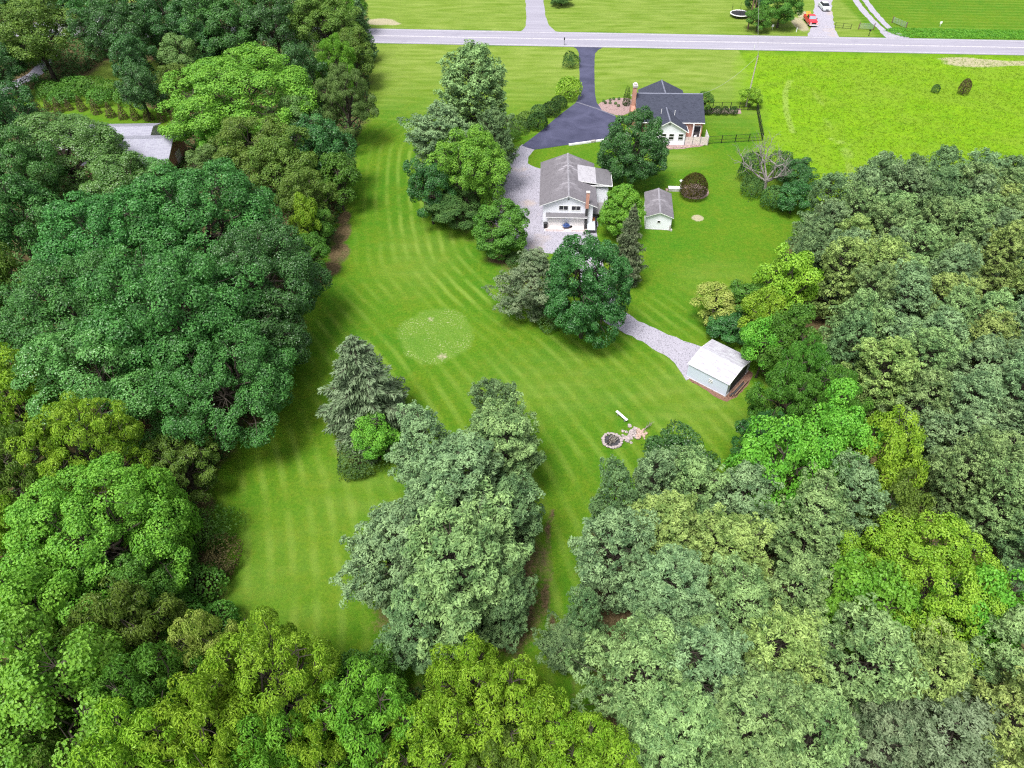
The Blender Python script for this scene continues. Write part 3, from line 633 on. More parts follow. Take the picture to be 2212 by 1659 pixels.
trng = random.Random(5); LAST = [None]
SHRUBBY = {'column', 'shrub', 'clipped', 'cone', 'ball'}
def plant_at(kind, x, y, R, h, colr, name, label, cat, group=None, bark='bark', zc=None):
    opts = LIB[kind]; best = min(abs(math.log(o[0] / R)) for o in opts); cand = [o for o in opts if abs(math.log(o[0] / R)) < best + .12]
    o = trng.choice(cand); sx = R / o[0]; sz = h / o[1]
    e = empty(name, (x, y, 0), trng.uniform(0, 6.28), label, cat, group); LAST[0] = e; e.scale = (sx * trng.uniform(.95, 1.05), sx * trng.uniform(.95, 1.05), sz)
    for nm, me, mt in ((('foliage' if kind in SHRUBBY else 'crown'), o[2], LF[colr]), (('stem' if kind in SHRUBBY else 'trunk'), o[3], M[bark])):
        c = bpy.data.objects.new(nm, me); col.objects.link(c); c.parent = e; c.material_slots[0].link = 'OBJECT'; c.material_slots[0].material = mt
    return e
CF = {'giant': .56, 'dense': .50, 'tallpine': .5, 'broad': .56, 'feather': .54, 'willow': .5, 'pine': .50, 'spruce': .42, 'shrub': .45, 'clipped': .45, 'cone': .45, 'column': .5, 'ball': .5}
def tree(kind, cx, cy, wpx, h, colr, name, label, cat='tree', group=None, bark='bark'):
    P = G(cx, cy, CF[kind] * h); R = wpx * depth(P) / FPX / 2
    return plant_at(kind, P.x, P.y, R, h, colr, name, label, cat, group, bark)
# ------------------------------------------------------------------ buildings
def gable_roof(W, L, ez, rz, ov, ovf, ovb, th, matk, parent, x0=0, y0=0, name='roof', uoff=0, back=True):
    """ridge along y; W wall width from x0; returns roof object"""
    mb = MB(); xm = x0 + W / 2; sl = (rz - ez) / (W / 2); xl = x0 - ov; xr = x0 + W + ov; zl = ez - ov * sl
    ya, yb = y0 - ovf, y0 + L + ovb; n = math.hypot(xm - xl, rz - zl)
    for sgn, xe in ((-1, xl), (1, xr)):
        a = [(xe, ya, zl + th), (xm, ya, rz + th), (xm, yb, rz + th), (xe, yb, zl + th)]
        uv = [(ya + uoff, n), (ya + uoff, 0), (yb + uoff, 0), (yb + uoff, n)]
        if sgn < 0: a = [a[0], a[1], a[2], a[3]][::-1]; uv = uv[::-1]
        mb.face(a if sgn > 0 else a, uv)
    # make normals point up
    o = mb.build(name, M[matk], parent)
    for p in o.data.polygons:
        if p.normal.z < 0: p.flip()
    # underside / edges
    e = MB(); u = .012
    for xe in (xl, xr):
        s = -1 if xe == xl else 1
        e.prism_y([(xe, zl - .04), (xe, zl + th - u), (xm, rz + th - u), (xm, rz - .04)] if s > 0 else [(xm, rz - .04), (xm, rz + th - u), (xe, zl + th - u), (xe, zl - .04)], ya + .01, yb - .01)
    e.build('fascia', M['trim'], o)
    rc = MB(); rc.prism_y([(xm - .14, rz + th - .14 * sl + .015), (xm, rz + th + .05), (xm + .14, rz + th - .14 * sl + .015)], ya, yb); rc.build('ridge_cap', M['ridge'] if matk != 'roofnavy' else M['ridgenavy'], o)
    return o
M['ridge'] = simple('ridge_shingle', (.26, .25, .28), .85, .2, .2); M['ridgenavy'] = simple('ridge_shingle_light', (.16, .17, .22), .85, .2, .2)
def gable_walls(W, L, ez, rz, matk, parent, x0=0, y0=0):
    mb = MB(); mb.prism_y([(x0, 0), (x0 + W, 0), (x0 + W, ez), (x0 + W / 2, rz), (x0, ez)], y0, y0 + L); return mb.build('wall', M[matk], parent)
def window(parent, x0, x1, z0, z1, y, axis='y', s=-1, mull=1, fr=.05, hor=1):
    """window in a wall whose face is at y (axis y) or x (axis x); s = outward sign"""
    f = MB(); g = MB()
    def bx(m, a, b, c, d, o0, o1):
        p, q = sorted((y + s * o0, y + s * o1))
        if axis == 'y': m.box(a, p, c, b, q, d)
        else: m.box(p, a, c, q, b, d)
    bx(g, x0, x1, z0, z1, .004, .02)
    bx(f, x0 - fr, x0, z0 - fr, z1 + fr, .006, .05); bx(f, x1, x1 + fr, z0 - fr, z1 + fr, .006, .05); bx(f, x0, x1, z1, z1 + fr, .006, .05); bx(f, x0, x1, z0 - fr, z0, .006, .06)
    for i in range(mull): t = (i + 1) / (mull + 1); xm = x0 + (x1 - x0) * t; bx(f, xm - .025, xm + .025, z0, z1, .021, .045)
    if hor: zm = (z0 + z1) / 2; bx(f, x0, x1, zm - .045, zm + .045, .021, .046)
    wf = f.build('window', M['trim'], parent); g.build('pane', M['glass'], wf); return wf

# --- garage
ga = R_(-2.6)
gP = G(1171.5, 490)
gar = empty('garage', gP, ga, 'white two bay garage with weathered grey gable roof beside the gravel yard', 'garage')
GW, GL, GE, GR = 7.25, 12.1, 3.9, 5.35
gable_walls(GW, GL, GE, GR, 'siding', gar)
rf = gable_roof(GW, GL, GE, GR, .55, .45, .3, .10, 'roofgrey', gar)
window(gar, 2.35, 3.6, 2.95, 3.6, 0, mull=1, hor=0); window(gar, 4.15, 5.4, 2.95, 3.6, 0, mull=1, hor=0)
mb = MB(); mb.box(GW / 2 - .14, -.05, 4.62, GW / 2 + .14, 0, 4.8); mb.build('gable_vent', M['greywood'], gar)
mb = MB(); mb.face([(.45, -.62, 2.10), (6.5, -.62, 2.10), (6.5, -.005, 2.45), (.45, -.005, 2.45)]); po = mb.build('door_canopy', M['roofgrey2'], gar)
mb = MB(); mb.box(.45, -.62, 1.96, 6.5, -.56, 2.08); mb.face([(.45, -.56, 1.97), (.45, -.005, 1.97), (.45, -.005, 2.43), (.45, -.56, 2.07)]); mb.face([(6.5, -.56, 1.97), (6.5, -.56, 2.07), (6.5, -.005, 2.43), (6.5, -.005, 1.97)]); mb.build('canopy_trim', M['trim'], po)
for k, (a, b) in enumerate([(.78, 3.38), (3.62, 6.2)]):
    mb = MB(); mb.box(a, -.045, .03, b, -.004, 1.95)
    for z in (.5, .98, 1.46): mb.box(a, -.06, z, b, -.046, z + .035)
    d = mb.build('garage_door', M['trim'], gar)
mb = MB(); mb.box(.35, -1.15, 0, 6.6, -.05, .04); mb.build('door_apron', M['palewood'], gar)
mb = MB(); mb.box(.45, -1.12, .045, 3.1, -.95, .35); mb.box(4.25, -1.12, .045, 6.35, -.95, .35); mb.build('low_planter', M['palewood'], gar)
# chimney on the front right
ch = MB(); ch.box(6.15, -.42, 0, 6.5, -.06, 3.5); ch_o = ch.build('chimney_stack', M['darkgrey'], gar)
ch = MB(); ch.box(6.1, -.46, 3.5, 6.55, -.47 + .42, 6.0); b = ch.build('chimney', M['brick'], gar)
ch = MB(); ch.box(6.05, -.5, 6.0, 6.6, 0.02, 6.09); ch.build('chimney_cap', M['concrete'], b)
# lean-to dormer roof to the right
mb = MB(); y0, y1 = 5.1, 9.9; zt, ze = 4.55, 3.55
x0, x1, xe = 4.9, 7.8, 10.2; zs = lambda x: zt + .35 - (x - x0) * .155
mb.face([(x0, y0, zs(x0)), (x1, y0, zs(x1)), (x1, y1, zs(x1)), (x0, y1, zs(x0))], uv=[(y0, 0), (y0, 3), (y1, 3), (y1, 0)]); dp = mb.build('side_roof_patch', M['roofpale'], gar)
mb = MB(); mb.face([(x1, y0, zs(x1)), (xe, y0, zs(xe)), (xe, y1, zs(xe)), (x1, y1, zs(x1))], uv=[(y0, 0), (y0, 3), (y1, 3), (y1, 0)]); dq = mb.build('side_roof', M['roofgrey2'], gar)
mb = MB(); mb.prism_y([(x0, zs(x0) - .15), (xe, zs(xe) - .15), (xe, zs(xe) - .01), (x0, zs(x0) - .01)], y0, y1); mb.box(xe, y0 - .03, zs(xe) - .16, xe + .05, y1 + .03, zs(xe) + .01); mb.box(x0 + 1.5, y0 - .05, zs(x0 + 1.5) - .55, xe, y0 - .01, zs(xe) - .12); mb.build('fascia', M['trim'], dq)
mb = MB(); mb.box(GW + .003, y0 + .3, 0, 9.7, y1 - .3, 3.3); mb.build('side_room', M['siding'], gar)
mb = MB(); mb.box(GW + .01, 2.2, 1.0, 9.3, y0 + .29, 1.12)
for i in range(12): mb.box(GW + .05, 2.25 + i * .25, 1.125, 9.25, 2.43 + i * .25, 1.15)
for x in (7.5, 9.1):
    for y in (2.4, 4.9): mb.box(x, y, 0, x + .12, y + .12, 1.0)
dk = mb.build('deck', M['greywood'], gar)
mb = MB()
for y in (2.25, 3.6, 5.0): mb.box(9.2, y, 1.15, 9.28, y + .08, 2.05)
mb.box(9.2, 2.25, 2.0, 9.3, 5.1, 2.06); mb.box(9.2, 2.25, 1.5, 9.26, 5.1, 1.55); mb.build('railing', M['greywood'], dk)
# cellar hatch beside the front right corner
hx = empty('cellar_hatch', G(1269, 503.5), ga, 'pale metal covered hatch with a rusty top at the right corner of the garage', 'hatch')
mb = MB(); mb.box(0, 0, 0, 1.15, 2.2, .55); mb.build('hatch_base', M['darkgrey'], hx)
mb = MB(); mb.hexa([(-.05, -.1, .56), (1.05, -.1, .56), (1.05, 1.7, .95), (-.05, 1.7, .95)], [(-.05, -.1, .62), (1.05, -.1, .62), (1.05, 1.7, 1.01), (-.05, 1.7, 1.01)]); mb.build('hatch_lid', M['hatch'], hx)
mb = MB(); mb.hexa([(-.05, 1.705, .95), (1.05, 1.705, .95), (1.05, 2.45, 1.1), (-.05, 2.45, 1.1)], [(-.05, 1.705, 1.02), (1.05, 1.705, 1.02), (1.05, 2.45, 1.17), (-.05, 2.45, 1.17)]); mb.build('rusty_sheet', M['rust'], hx)
mb = MB()
for y in (0, .7, 1.4, 2.1): mb.box(1.3, y, 0, 1.36, y + .06, 1.1)
mb.box(1.3, 0, 1.04, 1.35, 2.16, 1.09); mb.build('handrail', M['black'], hx)
# bin, wheelbarrow with a blue tarp, plant pot
bn = empty('rubbish_bin', G(1178, 492.5), 0, 'black rubbish bin at the left corner of the garage front', 'bin')
mb = MB(); n = 14
for i in range(n):
    a, b = 2 * math.pi * i / n, 2 * math.pi * (i + 1) / n; mb.face([(math.cos(a) * .24, math.sin(a) * .24, 0), (math.cos(b) * .24, math.sin(b) * .24, 0), (math.cos(b) * .31, math.sin(b) * .31, .85), (math.cos(a) * .31, math.sin(a) * .31, .85)])
mb.build('bin_body', M['black'], bn)
mb = MB(); mb.tube([(0, 0, .85), (0, 0, .9), (0, 0, .96)], [.34, .34, .2], 14); mb.build('bin_lid', M['darkgrey'], bn)
wb = empty('wheelbarrow', G(1223, 494), .3, 'blue wheelbarrow with a crumpled tarp in front of the garage doors', 'wheelbarrow')
mb = MB(); mb.hexa([(-.35, -.22, .3), (.3, -.22, .3), (.3, .22, .3), (-.35, .22, .3)], [(-.55, -.36, .62), (.5, -.36, .62), (.5, .36, .62), (-.55, .36, .62)]); mb.build('tray', M['blue'], wb, bevel=.03)
mb = MB(); mb.tube([(-.75, -.25, .55), (0, -.22, .28), (.75, -.05, .2)], .025, 6); mb.tube([(-.75, .25, .55), (0, .22, .28), (.75, .05, .2)], .025, 6); mb.tube([(-.3, -.2, .3), (-.35, -.25, 0)], .02, 5); mb.tube([(-.3, .2, .3), (-.35, .25, 0)], .02, 5); mb.build('wheelbarrow_frame', M['darkgrey'], wb)
mb = MB(); mb.tube([(.75, -.05, .19), (.75, .05, .19)], .19, 14); mb.build('wheel', M['tyre'], wb)
V_, tv_, tf_ = bushy(300, .4, .45, (.12, .1), 1.3, .3, 5); mb = MB(); me_ = leafmesh('tarp', V_, M['blue']); o = bpy.data.objects.new('tarp', me_); col.objects.link(o); o.parent = wb; o.location = (0, 0, .55)
# --- small shed
sh = empty('garden_shed', G(1393.5, 494.5), R_(-6), 'small white shed with weathered grey gable roof right of the garage', 'shed')
gable_walls(3.62, 6.4, 2.25, 2.95, 'siding', sh); gable_roof(3.62, 6.4, 2.25, 2.95, .22, .3, .25, .09, 'roofgrey', sh)
window(sh, 1.62, 2.02, 1.15, 1.5, 0, mull=0, hor=0, fr=.06)
mb = MB(); mb.box(3.63, .2, .05, 3.69, 1.3, 1.95); mb.build('shed_door', M['white'], sh)
mb = MB(); mb.box(3.45, -.1, 0, 3.6, -.02, .9); mb.box(3.66, -.25, .0, 3.9, .05, .25); mb.build('door_step', M['concrete'], sh)
mb = MB(); mb.box(-.03, -.03, -.05, 3.65, 6.43, .08); mb.build('footing', M['concrete'], sh)
# --- pale metal shed on the right
F_, Gp, Hp = G(1482, 813), G(1566, 857), G(1614, 802)
ang = math.atan2(Gp.y - F_.y, Gp.x - F_.x); LW = (Gp - F_).length; WD = abs((Hp - Gp).dot(Vector((-math.sin(ang), math.cos(ang), 0))))
ms = empty('metal_shed', F_, ang, 'white metal shed with pale blue ribbed side at the end of the gravel path', 'shed')
e_, r_ = 2.0, 2.62
mb = MB(); mb.prism_x([(0, 0), (WD, 0), (WD, e_), (WD / 2, r_), (0, e_)], 0, LW); mb.build('wall', M['bluesiding'], ms)
mb = MB(); sl = math.hypot(WD / 2 + .12, r_ - e_ + .03); q = (r_ - e_) / (WD / 2)
mb.face([(-.1, -.12, e_ - .12 * q + .03), (LW + .1, -.12, e_ - .12 * q + .03), (LW + .1, WD / 2, r_ + .03), (-.1, WD / 2, r_ + .03)], uv=[(0, 0), (LW, 0), (LW, sl), (0, sl)])
mb.face([(LW + .1, WD + .12, e_ - .12 * q + .03), (-.1, WD + .12, e_ - .12 * q + .03), (-.1, WD / 2, r_ + .03), (LW + .1, WD / 2, r_ + .03)], uv=[(LW, 2 * sl), (0, 2 * sl), (0, sl), (LW, sl)]); ro = mb.build('roof', M['roofwhite'], ms)
mb = MB()
for xa in (-.13, LW + .1): mb.prism_x([(-.12, e_ - .12 * q - .09), (WD / 2, r_ - .09), (WD + .12, e_ - .12 * q - .09), (WD + .12, e_ - .12 * q + .045), (WD / 2, r_ + .045), (-.12, e_ - .12 * q + .045)], xa, xa + .03)
mb.build('roof_trim', M['trim'], ro)
window(ms, 2.75, 3.2, 1.0, 1.35, 0, mull=0, hor=1, fr=.03)
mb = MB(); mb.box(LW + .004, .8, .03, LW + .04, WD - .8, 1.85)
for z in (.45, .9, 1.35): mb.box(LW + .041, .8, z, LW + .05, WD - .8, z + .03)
mb.build('doorway_shade_panel', M['darkgrey'], ms)  # solid panel; the shade inside the open doorway is put into its dark colour
mb = MB(); mb.prism_x([(-.05, -.05), (WD + .05, -.05), (WD + .05, .1), (-.05, .1)], -.05, LW + .05); mb.build('footing', M['concrete'], ms)
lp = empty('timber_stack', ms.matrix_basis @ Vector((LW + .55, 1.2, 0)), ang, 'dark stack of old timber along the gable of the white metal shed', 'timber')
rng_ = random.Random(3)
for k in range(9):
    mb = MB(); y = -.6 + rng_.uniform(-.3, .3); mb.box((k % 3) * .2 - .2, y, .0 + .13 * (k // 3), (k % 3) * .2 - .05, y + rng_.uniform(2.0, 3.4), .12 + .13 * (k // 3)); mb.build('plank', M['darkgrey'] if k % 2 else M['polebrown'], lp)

# --- brick house
ha = R_(-1.6); hR = Vector((21.9, 119.6, 0))
hs = empty('brick_house', hR, ha, 'brick house with dark shingle roof, tall chimney and white front wing', 'house')
HW, HD, HE, HR = 11.3, 10.6, 3.0, 5.55
mb = MB(); mb.prism_x([(0, 0), (HD, 0), (HD, HE), (HD / 2, HR), (0, HE)], 0, HW); mb.build('wall', M['brick'], hs)
mb = MB(); q = (HR - HE) / (HD / 2); o1 = .35; sl = math.hypot(HD / 2 + o1, HR - HE + o1 * q)
mb.face([(-.25, -o1, HE - o1 * q + .12), (HW + .25, -o1, HE - o1 * q + .12), (HW + .25, HD / 2, HR + .12), (-.25, HD / 2, HR + .12)], uv=[(0, 0), (HW, 0), (HW, sl), (0, sl)])
mb.face([(HW + .25, HD + o1, HE - o1 * q + .12), (-.25, HD + o1, HE - o1 * q + .12), (-.25, HD / 2, HR + .12), (HW + .25, HD / 2, HR + .12)], uv=[(HW, 0), (0, 0), (0, sl), (HW, sl)]); ro = mb.build('roof', M['roofnavy'], hs)
mb = MB()
for xa in (-.24, HW + .12): mb.prism_x([(-o1, HE - o1 * q - .12), (HD / 2, HR - .12), (HD + o1, HE - o1 * q - .12), (HD + o1, HE - o1 * q + .105), (HD / 2, HR + .105), (-o1, HE - o1 * q + .105)], xa, xa + .12)
mb.box(-.12, -o1 - .1, HE - o1 * q - .02, HW + .12, -o1 - .005, HE - o1 * q + .1); mb.build('gutter', M['trim'], ro)
mb = MB(); mb.prism_x([(HD / 2 - .15, HR + .06), (HD / 2 + .15, HR + .06), (HD / 2, HR + .17)], -.25, HW + .25); mb.build('ridge_cap', M['ridgenavy'], ro)
# rear wing
mb = MB(); xm, hw, yb = 5.1, 3.9, HD + .6; mb.prism_y([(xm - hw, 0), (xm + hw, 0), (xm + hw, 3.6), (xm, 5.3), (xm - hw, 3.6)], HD + .01, yb); mb.build('rear_wing_wall', M['brick'], hs)
mb = MB(); n_ = math.hypot(hw + .2, 1.8)
for s in (-1, 1): mb.face([(xm + s * (hw + .2), HD / 2 + .3, 3.66), (xm + s * (hw + .2), yb + .3, 3.66), (xm, yb + .3, HR - .02), (xm, HD / 2, HR - .02)][::s], uv=[(0, n_), (5, n_), (5, 0), (0, 0)][::s])
ro2 = mb.build('rear_wing_roof', M['roofnavy'], hs)
mb = MB(); mb.prism_y([(xm - .13, HR - .06), (xm, HR + .05), (xm + .13, HR - .06)], HD / 2 + .1, yb + .3); mb.build('ridge_cap', M['ridgenavy'], ro2)
# front wing
fx0, fx1, fy = 2.0, 8.0, -2.7; fm = (fx0 + fx1) / 2; fe, fr_ = 2.6, 4.3
mb = MB(); mb.prism_y([(fx0, 0), (fx1, 0), (fx1, fe), (fm, fr_), (fx0, fe)], fy, .0 - .002); mb.build('front_wing_wall', M['siding'], hs)
mb = MB(); s_ = (fr_ - fe) / 3.0; o2 = .4; yr = (fr_ - HE) / q * 1.0; ye = .0
for s in (-1, 1):
    xe = fm + s * (3 + o2); ze = fe - o2 * s_ + .12; yv = max((ze - HE - .12) / q, -o1)
    pts = [(xe, fy - .35, ze), (xe, -o1 - .11, ze), (fm + s * 2.1, -o1 + .25, fr_ + .12 - 2.1 * s_), (fm, (fr_ - HE) / q + .02, fr_ + .12), (fm, fy - .35, fr_ + .12)]
    L_ = [(p[1], abs(p[0] - fm)) for p in pts]; mb.face(pts[::s], uv=L_[::s])
ro3 = mb.build('front_wing_roof', M['roofnavy'], hs)
for p in ro3.data.polygons:
    if p.normal.z < 0: p.flip()
mb = MB(); mb.prism_y([(fm - 3.4, fe - .4 * s_ - .08), (fm, fr_ - .08), (fm + 3.4, fe - .4 * s_ - .08), (fm + 3.4, fe - .4 * s_ + .105), (fm, fr_ + .105), (fm - 3.4, fe - .4 * s_ + .105)], fy - .34, fy - .22); mb.box(fm + 3.4, fy - .3, fe - .25, fm + 3.48, -.5, fe - .14); mb.build('fascia', M['trim'], ro3)
mb = MB(); mb.prism_y([(fm - .13, fr_ + .07), (fm, fr_ + .17), (fm + .13, fr_ + .07)], fy - .35, 2.4); mb.build('ridge_cap', M['ridgenavy'], ro3)
for x in (2.6, 3.9, 5.25, 6.85): window(hs, x, x + .78, 1.0, 2.0, fy, mull=0, hor=1)
mb = MB(); mb.box(fm - .2, fy - .05, 3.55, fm + .2, fy - .005, 3.85); mb.build('gable_vent', M['greywood'], hs)
for (x, y, z) in ((4.0, 1.2, 4.1), (6.3, .9, 4.0)): mb = MB(); mb.tube([(x, y, z - .6), (x, y, z + .55)], .05, 8); mb.build('vent_pipe', M['trim'], hs)
# chimney on the left gable, stepped shoulders
mb = MB(); mb.box(-1.0, 3.4, 0, -.01, 5.4, 3.2); mb.hexa([(-1.0, 3.4, 3.2), (-.01, 3.4, 3.2), (-.01, 5.4, 3.2), (-1.0, 5.4, 3.2)], [(-.9, 3.9, 4.0), (-.27, 3.9, 4.0), (-.27, 4.9, 4.0), (-.9, 4.9, 4.0)]); mb.box(-.9, 3.9, 4.0, -.27, 4.9, 7.2); ck = mb.build('chimney', M['brick'], hs)
mb = MB(); mb.box(-1.0, 3.8, 7.2, -.17, 5.0, 7.5); mb.box(-.8, 4.05, 7.5, -.37, 4.75, 7.75); mb.build('chimney_cap', M['concrete'], ck)
# porch: door, posts, step
mb = MB(); mb.box(9.9, -.03, .1, 11.0, -.004, 2.2); dr = mb.build('patio_door', M['glass'], hs)
mb = MB(); mb.box(9.8, -.05, .1, 9.9, -.005, 2.3); mb.box(11.0, -.05, .1, 11.1, -.005, 2.3); mb.box(9.9, -.05, 2.2, 11.0, -.005, 2.3); mb.build('door_frame', M['trim'], dr)
mb = MB(); mb.box(9.55, -.6, 0.13, 9.7, -.45, 2.75); mb.build('porch_post', M['trim'], hs)
mb = MB(); mb.box(8.02, fy + .3, 0.02, HW, -.02, .12); mb.build('patio', M['palewood'], hs)
mb = MB(); mb.box(-3.1, .2, 0, -1.1, 1.3, .16); mb.box(-2.9, -2.5, 0, -2.2, .15, .10); mb.build('doorstep', M['concrete'], hs)
def hpt(x, y, z=0): return hs.matrix_basis @ Vector((x, y, z))
# privacy fence in front of the patio
pf = empty('privacy_fence', hpt(8.05, fy), ha, 'pale board privacy fence closing the patio beside the white wing', 'fence')
FL = 4.0
for k in range(3):
    a = .05 + k * FL / 3; mb = MB(); n = 8; wv = (FL / 3 - .1) / n
    for i in range(n): mb.box(a + .05 + i * wv, .0, .05, a + .05 + i * wv + wv - .012, .04, 1.5)
    mb.build('panel', M['palewood'], pf)
for k in range(4): mb = MB(); a = k * FL / 3; mb.box(a, -.03, 0, a + .09, .07, 1.6); mb.build('post', M['greywood'], pf)
mb = MB(); n = 14
for i in range(n): mb.box(FL + .05, .1 + i * .2, .05, FL + .09, .28 + i * .2, 1.5)
mb.build('side_panel', M['white'], pf)
ct = empty('patio_chair', hpt(10.2, -1.3, .12), .4, 'white plastic chair on the patio behind the board fence', 'chair')
mb = MB(); mb.box(-.25, -.25, .4, .25, .25, .45); mb.build('seat', M['trim'], ct)
mb = MB(); mb.box(-.25, .22, .45, .25, .27, .95); mb.build('backrest', M['trim'], ct)
for a in (-.23, .19):
    for b in (-.23, .19): mb = MB(); mb.box(a, b, 0, a + .04, b + .04, .4); mb.build('leg', M['trim'], ct)
# edging stones and pale boulders
def rock(name, P, r, seed, mat, label, cat='stone', group=None, flat=.6):
    rng = np.random.default_rng(seed); bm = bmesh.new(); bmesh.ops.create_icosphere(bm, subdivisions=2, radius=1)
    a = unit(rng.normal(size=(5, 3)))
    for v in bm.verts:
        d = np.array(v.co); s = 1 - sum(max(0, float(d @ q) - .55) * .9 for q in a); v.co = Vector(d * s * r * np.array([1, .8, flat]))
    me = bpy.data.meshes.new(name); bm.to_mesh(me); bm.free(); me.materials.append(mat); o = bpy.data.objects.new(name, me); col.objects.link(o); o.location = (P[0], P[1], P[2] + r * flat * .6); o.rotation_euler = (0, 0, seed * 1.3); return props(o, label, cat, group) if label else o
ord_ = ['first', 'second', 'third', 'fourth', 'fifth', 'sixth', 'seventh', 'eighth', 'ninth', 'tenth', 'eleventh']
for k in range(9): rock('edging_stone', G(1437 + k * 8.6, 321.5 - k * .75), .24, 400 + k, M['tanstone'], ord_[k] + ' edging stone from the left in the curved row before the white wing', 'stone', 'edging stones before the white wing')
for k, (x, y, l) in enumerate([(1461, 311, 'left'), (1480, 311.5, 'middle'), (1486, 312, 'right'), (1518, 313, 'greyest rightmost')]): rock('pale_boulder', G(x, y), .34, 420 + k, M['trim'] if k < 3 else M['concrete'], l + ' pale boulder at the foot of the white front wing', 'stone', 'pale boulders by the house')
# low white wall along the turning place
rw = empty('low_wall', (0, 0, 0), 0, 'low wall of white blocks along the lower edge of the asphalt turning place', 'wall')
P0, P1 = G(1229, 315), G(1316, 303); d = (P1 - P0); L = d.length; d.normalize(); rw.location = P0; rw.rotation_euler = (0, 0, math.atan2(d.y, d.x)); x = 0; k = 0
for ln in (4.1, .9, 2.0, .5, 1.6): mb = MB(); mb.box(x, -.12 + .05 * (k % 2), 0, min(x + ln - .06, L + 2), .22 + .04 * (k % 2), .32 + .05 * (k % 2)); mb.build('wall_block', M['white'] if k != 1 else M['concrete'], rw, bevel=.03); x += ln; k += 1

# --- dark metal fence
def fence_run(name, A, B, n, label, h=1.35, mesh=True):
    f = empty(name, A, math.atan2((B - A).y, (B - A).x), label, 'fence'); L = (B - A).length
    for k in range(n + 1): mb = MB(); x = L * k / n; mb.box(x - .05, -.05, 0, x + .05, .05, h + .08); mb.build('post', M['black'], f)
    mb = MB()
    for z in (h, h * .5, .12): mb.box(.05, -.02, z - .02, L - .05, .02, z + .02)
    mb.build('rail', M['black'], f)
    if mesh:
        mb = MB(); k = int(L / .16)
        for i in range(k): x = .06 + (L - .12) * i / k; mb.box(x, -.008, .14, x + .014, .008, h - .02)
        mb.build('mesh_infill', M['black'], f)
a1, a2, a3, a4 = G(1520, 236), G(1634, 238.5), G(1646, 304), G(1528, 311)
fence_run('metal_fence', a1, a2, 6, 'black metal fence behind the four boxwoods')
fence_run('metal_fence.001', a2, a3, 7, 'black metal fence along the meadow side of the house garden')
fence_run('metal_fence.002', a4, a3, 4, 'black metal fence across the front of the house garden')

# --- building behind the silvery tree (left)
bl = empty('metal_roofed_house', (-68.5, 104.6, 0), R_(2.0), 'brick building with white ribbed metal roof behind the silvery tree', 'house')
BW, BD, BE, BR = 13.2, 9.4, 2.8, 4.5
mb = MB(); mb.prism_x([(0, 0), (BD, 0), (BD, BE), (BD / 2, BR), (0, BE)], 0, BW); mb.build('wall', M['brick'], bl)
mb = MB(); q2 = (BR - BE) / (BD / 2); sl = math.hypot(BD / 2 + .4, BR - BE)
mb.face([(-.3, -.4, BE - .4 * q2 + .1), (BW + .5, -.4, BE - .4 * q2 + .1), (BW + .5, BD / 2, BR + .1), (-.3, BD / 2, BR + .1)], uv=[(0, 0), (BW, 0), (BW, sl), (0, sl)])
mb.face([(BW + .5, BD + .4, BE - .4 * q2 + .1), (-.3, BD + .4, BE - .4 * q2 + .1), (-.3, BD / 2, BR + .1), (BW + .5, BD / 2, BR + .1)], uv=[(BW, 0), (0, 0), (0, sl), (BW, sl)]); ro = mb.build('roof', M['roofbarn'], bl)
mb = MB(); mb.prism_x([(-.4, BE - .4 * q2 - .1), (BD / 2, BR - .1), (BD + .4, BE - .4 * q2 - .1), (BD + .4, BE - .4 * q2 + .09), (BD / 2, BR + .09), (-.4, BE - .4 * q2 + .09)], BW + .42, BW + .48); mb.build('fascia', M['trim'], ro)
mb = MB(); mb.box(BW + .005, 4.4, .1, BW + .05, 6.6, 2.1); mb.build('barn_door', M['palewood'], bl)
b2 = empty('long_outbuilding', (-78, 114.5, 0), R_(2), 'low outbuilding with grey metal roof behind the brick building', 'building')
mb = MB(); mb.prism_x([(0, 0), (5.5, 0), (5.5, 2.0), (2.75, 2.8), (0, 2.0)], 0, 16); mb.build('wall', M['white'], b2)
mb = MB(); mb.face([(-.3, -.4, 1.98), (16.4, -.4, 1.98), (16.4, 2.75, 2.9), (-.3, 2.75, 2.9)], uv=[(0, 0), (16, 0), (16, 3), (0, 3)]); mb.face([(16.4, 5.9, 1.98), (-.3, 5.9, 1.98), (-.3, 2.75, 2.9), (16.4, 2.75, 2.9)], uv=[(16, 0), (0, 0), (0, 3), (16, 3)]); ro = mb.build('roof', M['roofbarn'], b2)
mb = MB(); mb.prism_x([(-.4, 1.8), (2.75, 2.72), (5.9, 1.8), (5.9, 1.96), (2.75, 2.88), (-.4, 1.96)], 16.34, 16.4); mb.build('fascia', M['trim'], ro)
b3 = empty('far_cottage', G(161, 78), R_(5), 'pale roofed cottage glimpsed between the trees at the top left', 'house')
mb = MB(); mb.prism_x([(0, 0), (7, 0), (7, 2.6), (3.5, 4.2), (0, 2.6)], -3, 6); mb.build('wall', M['white'], b3)
mb = MB(); mb.face([(-3.3, -.4, 2.5), (6.3, -.4, 2.5), (6.3, 3.5, 4.3), (-3.3, 3.5, 4.3)]); mb.face([(6.3, 7.4, 2.5), (-3.3, 7.4, 2.5), (-3.3, 3.5, 4.3), (6.3, 3.5, 4.3)]); mb.build('roof', M['roofpale'], b3)

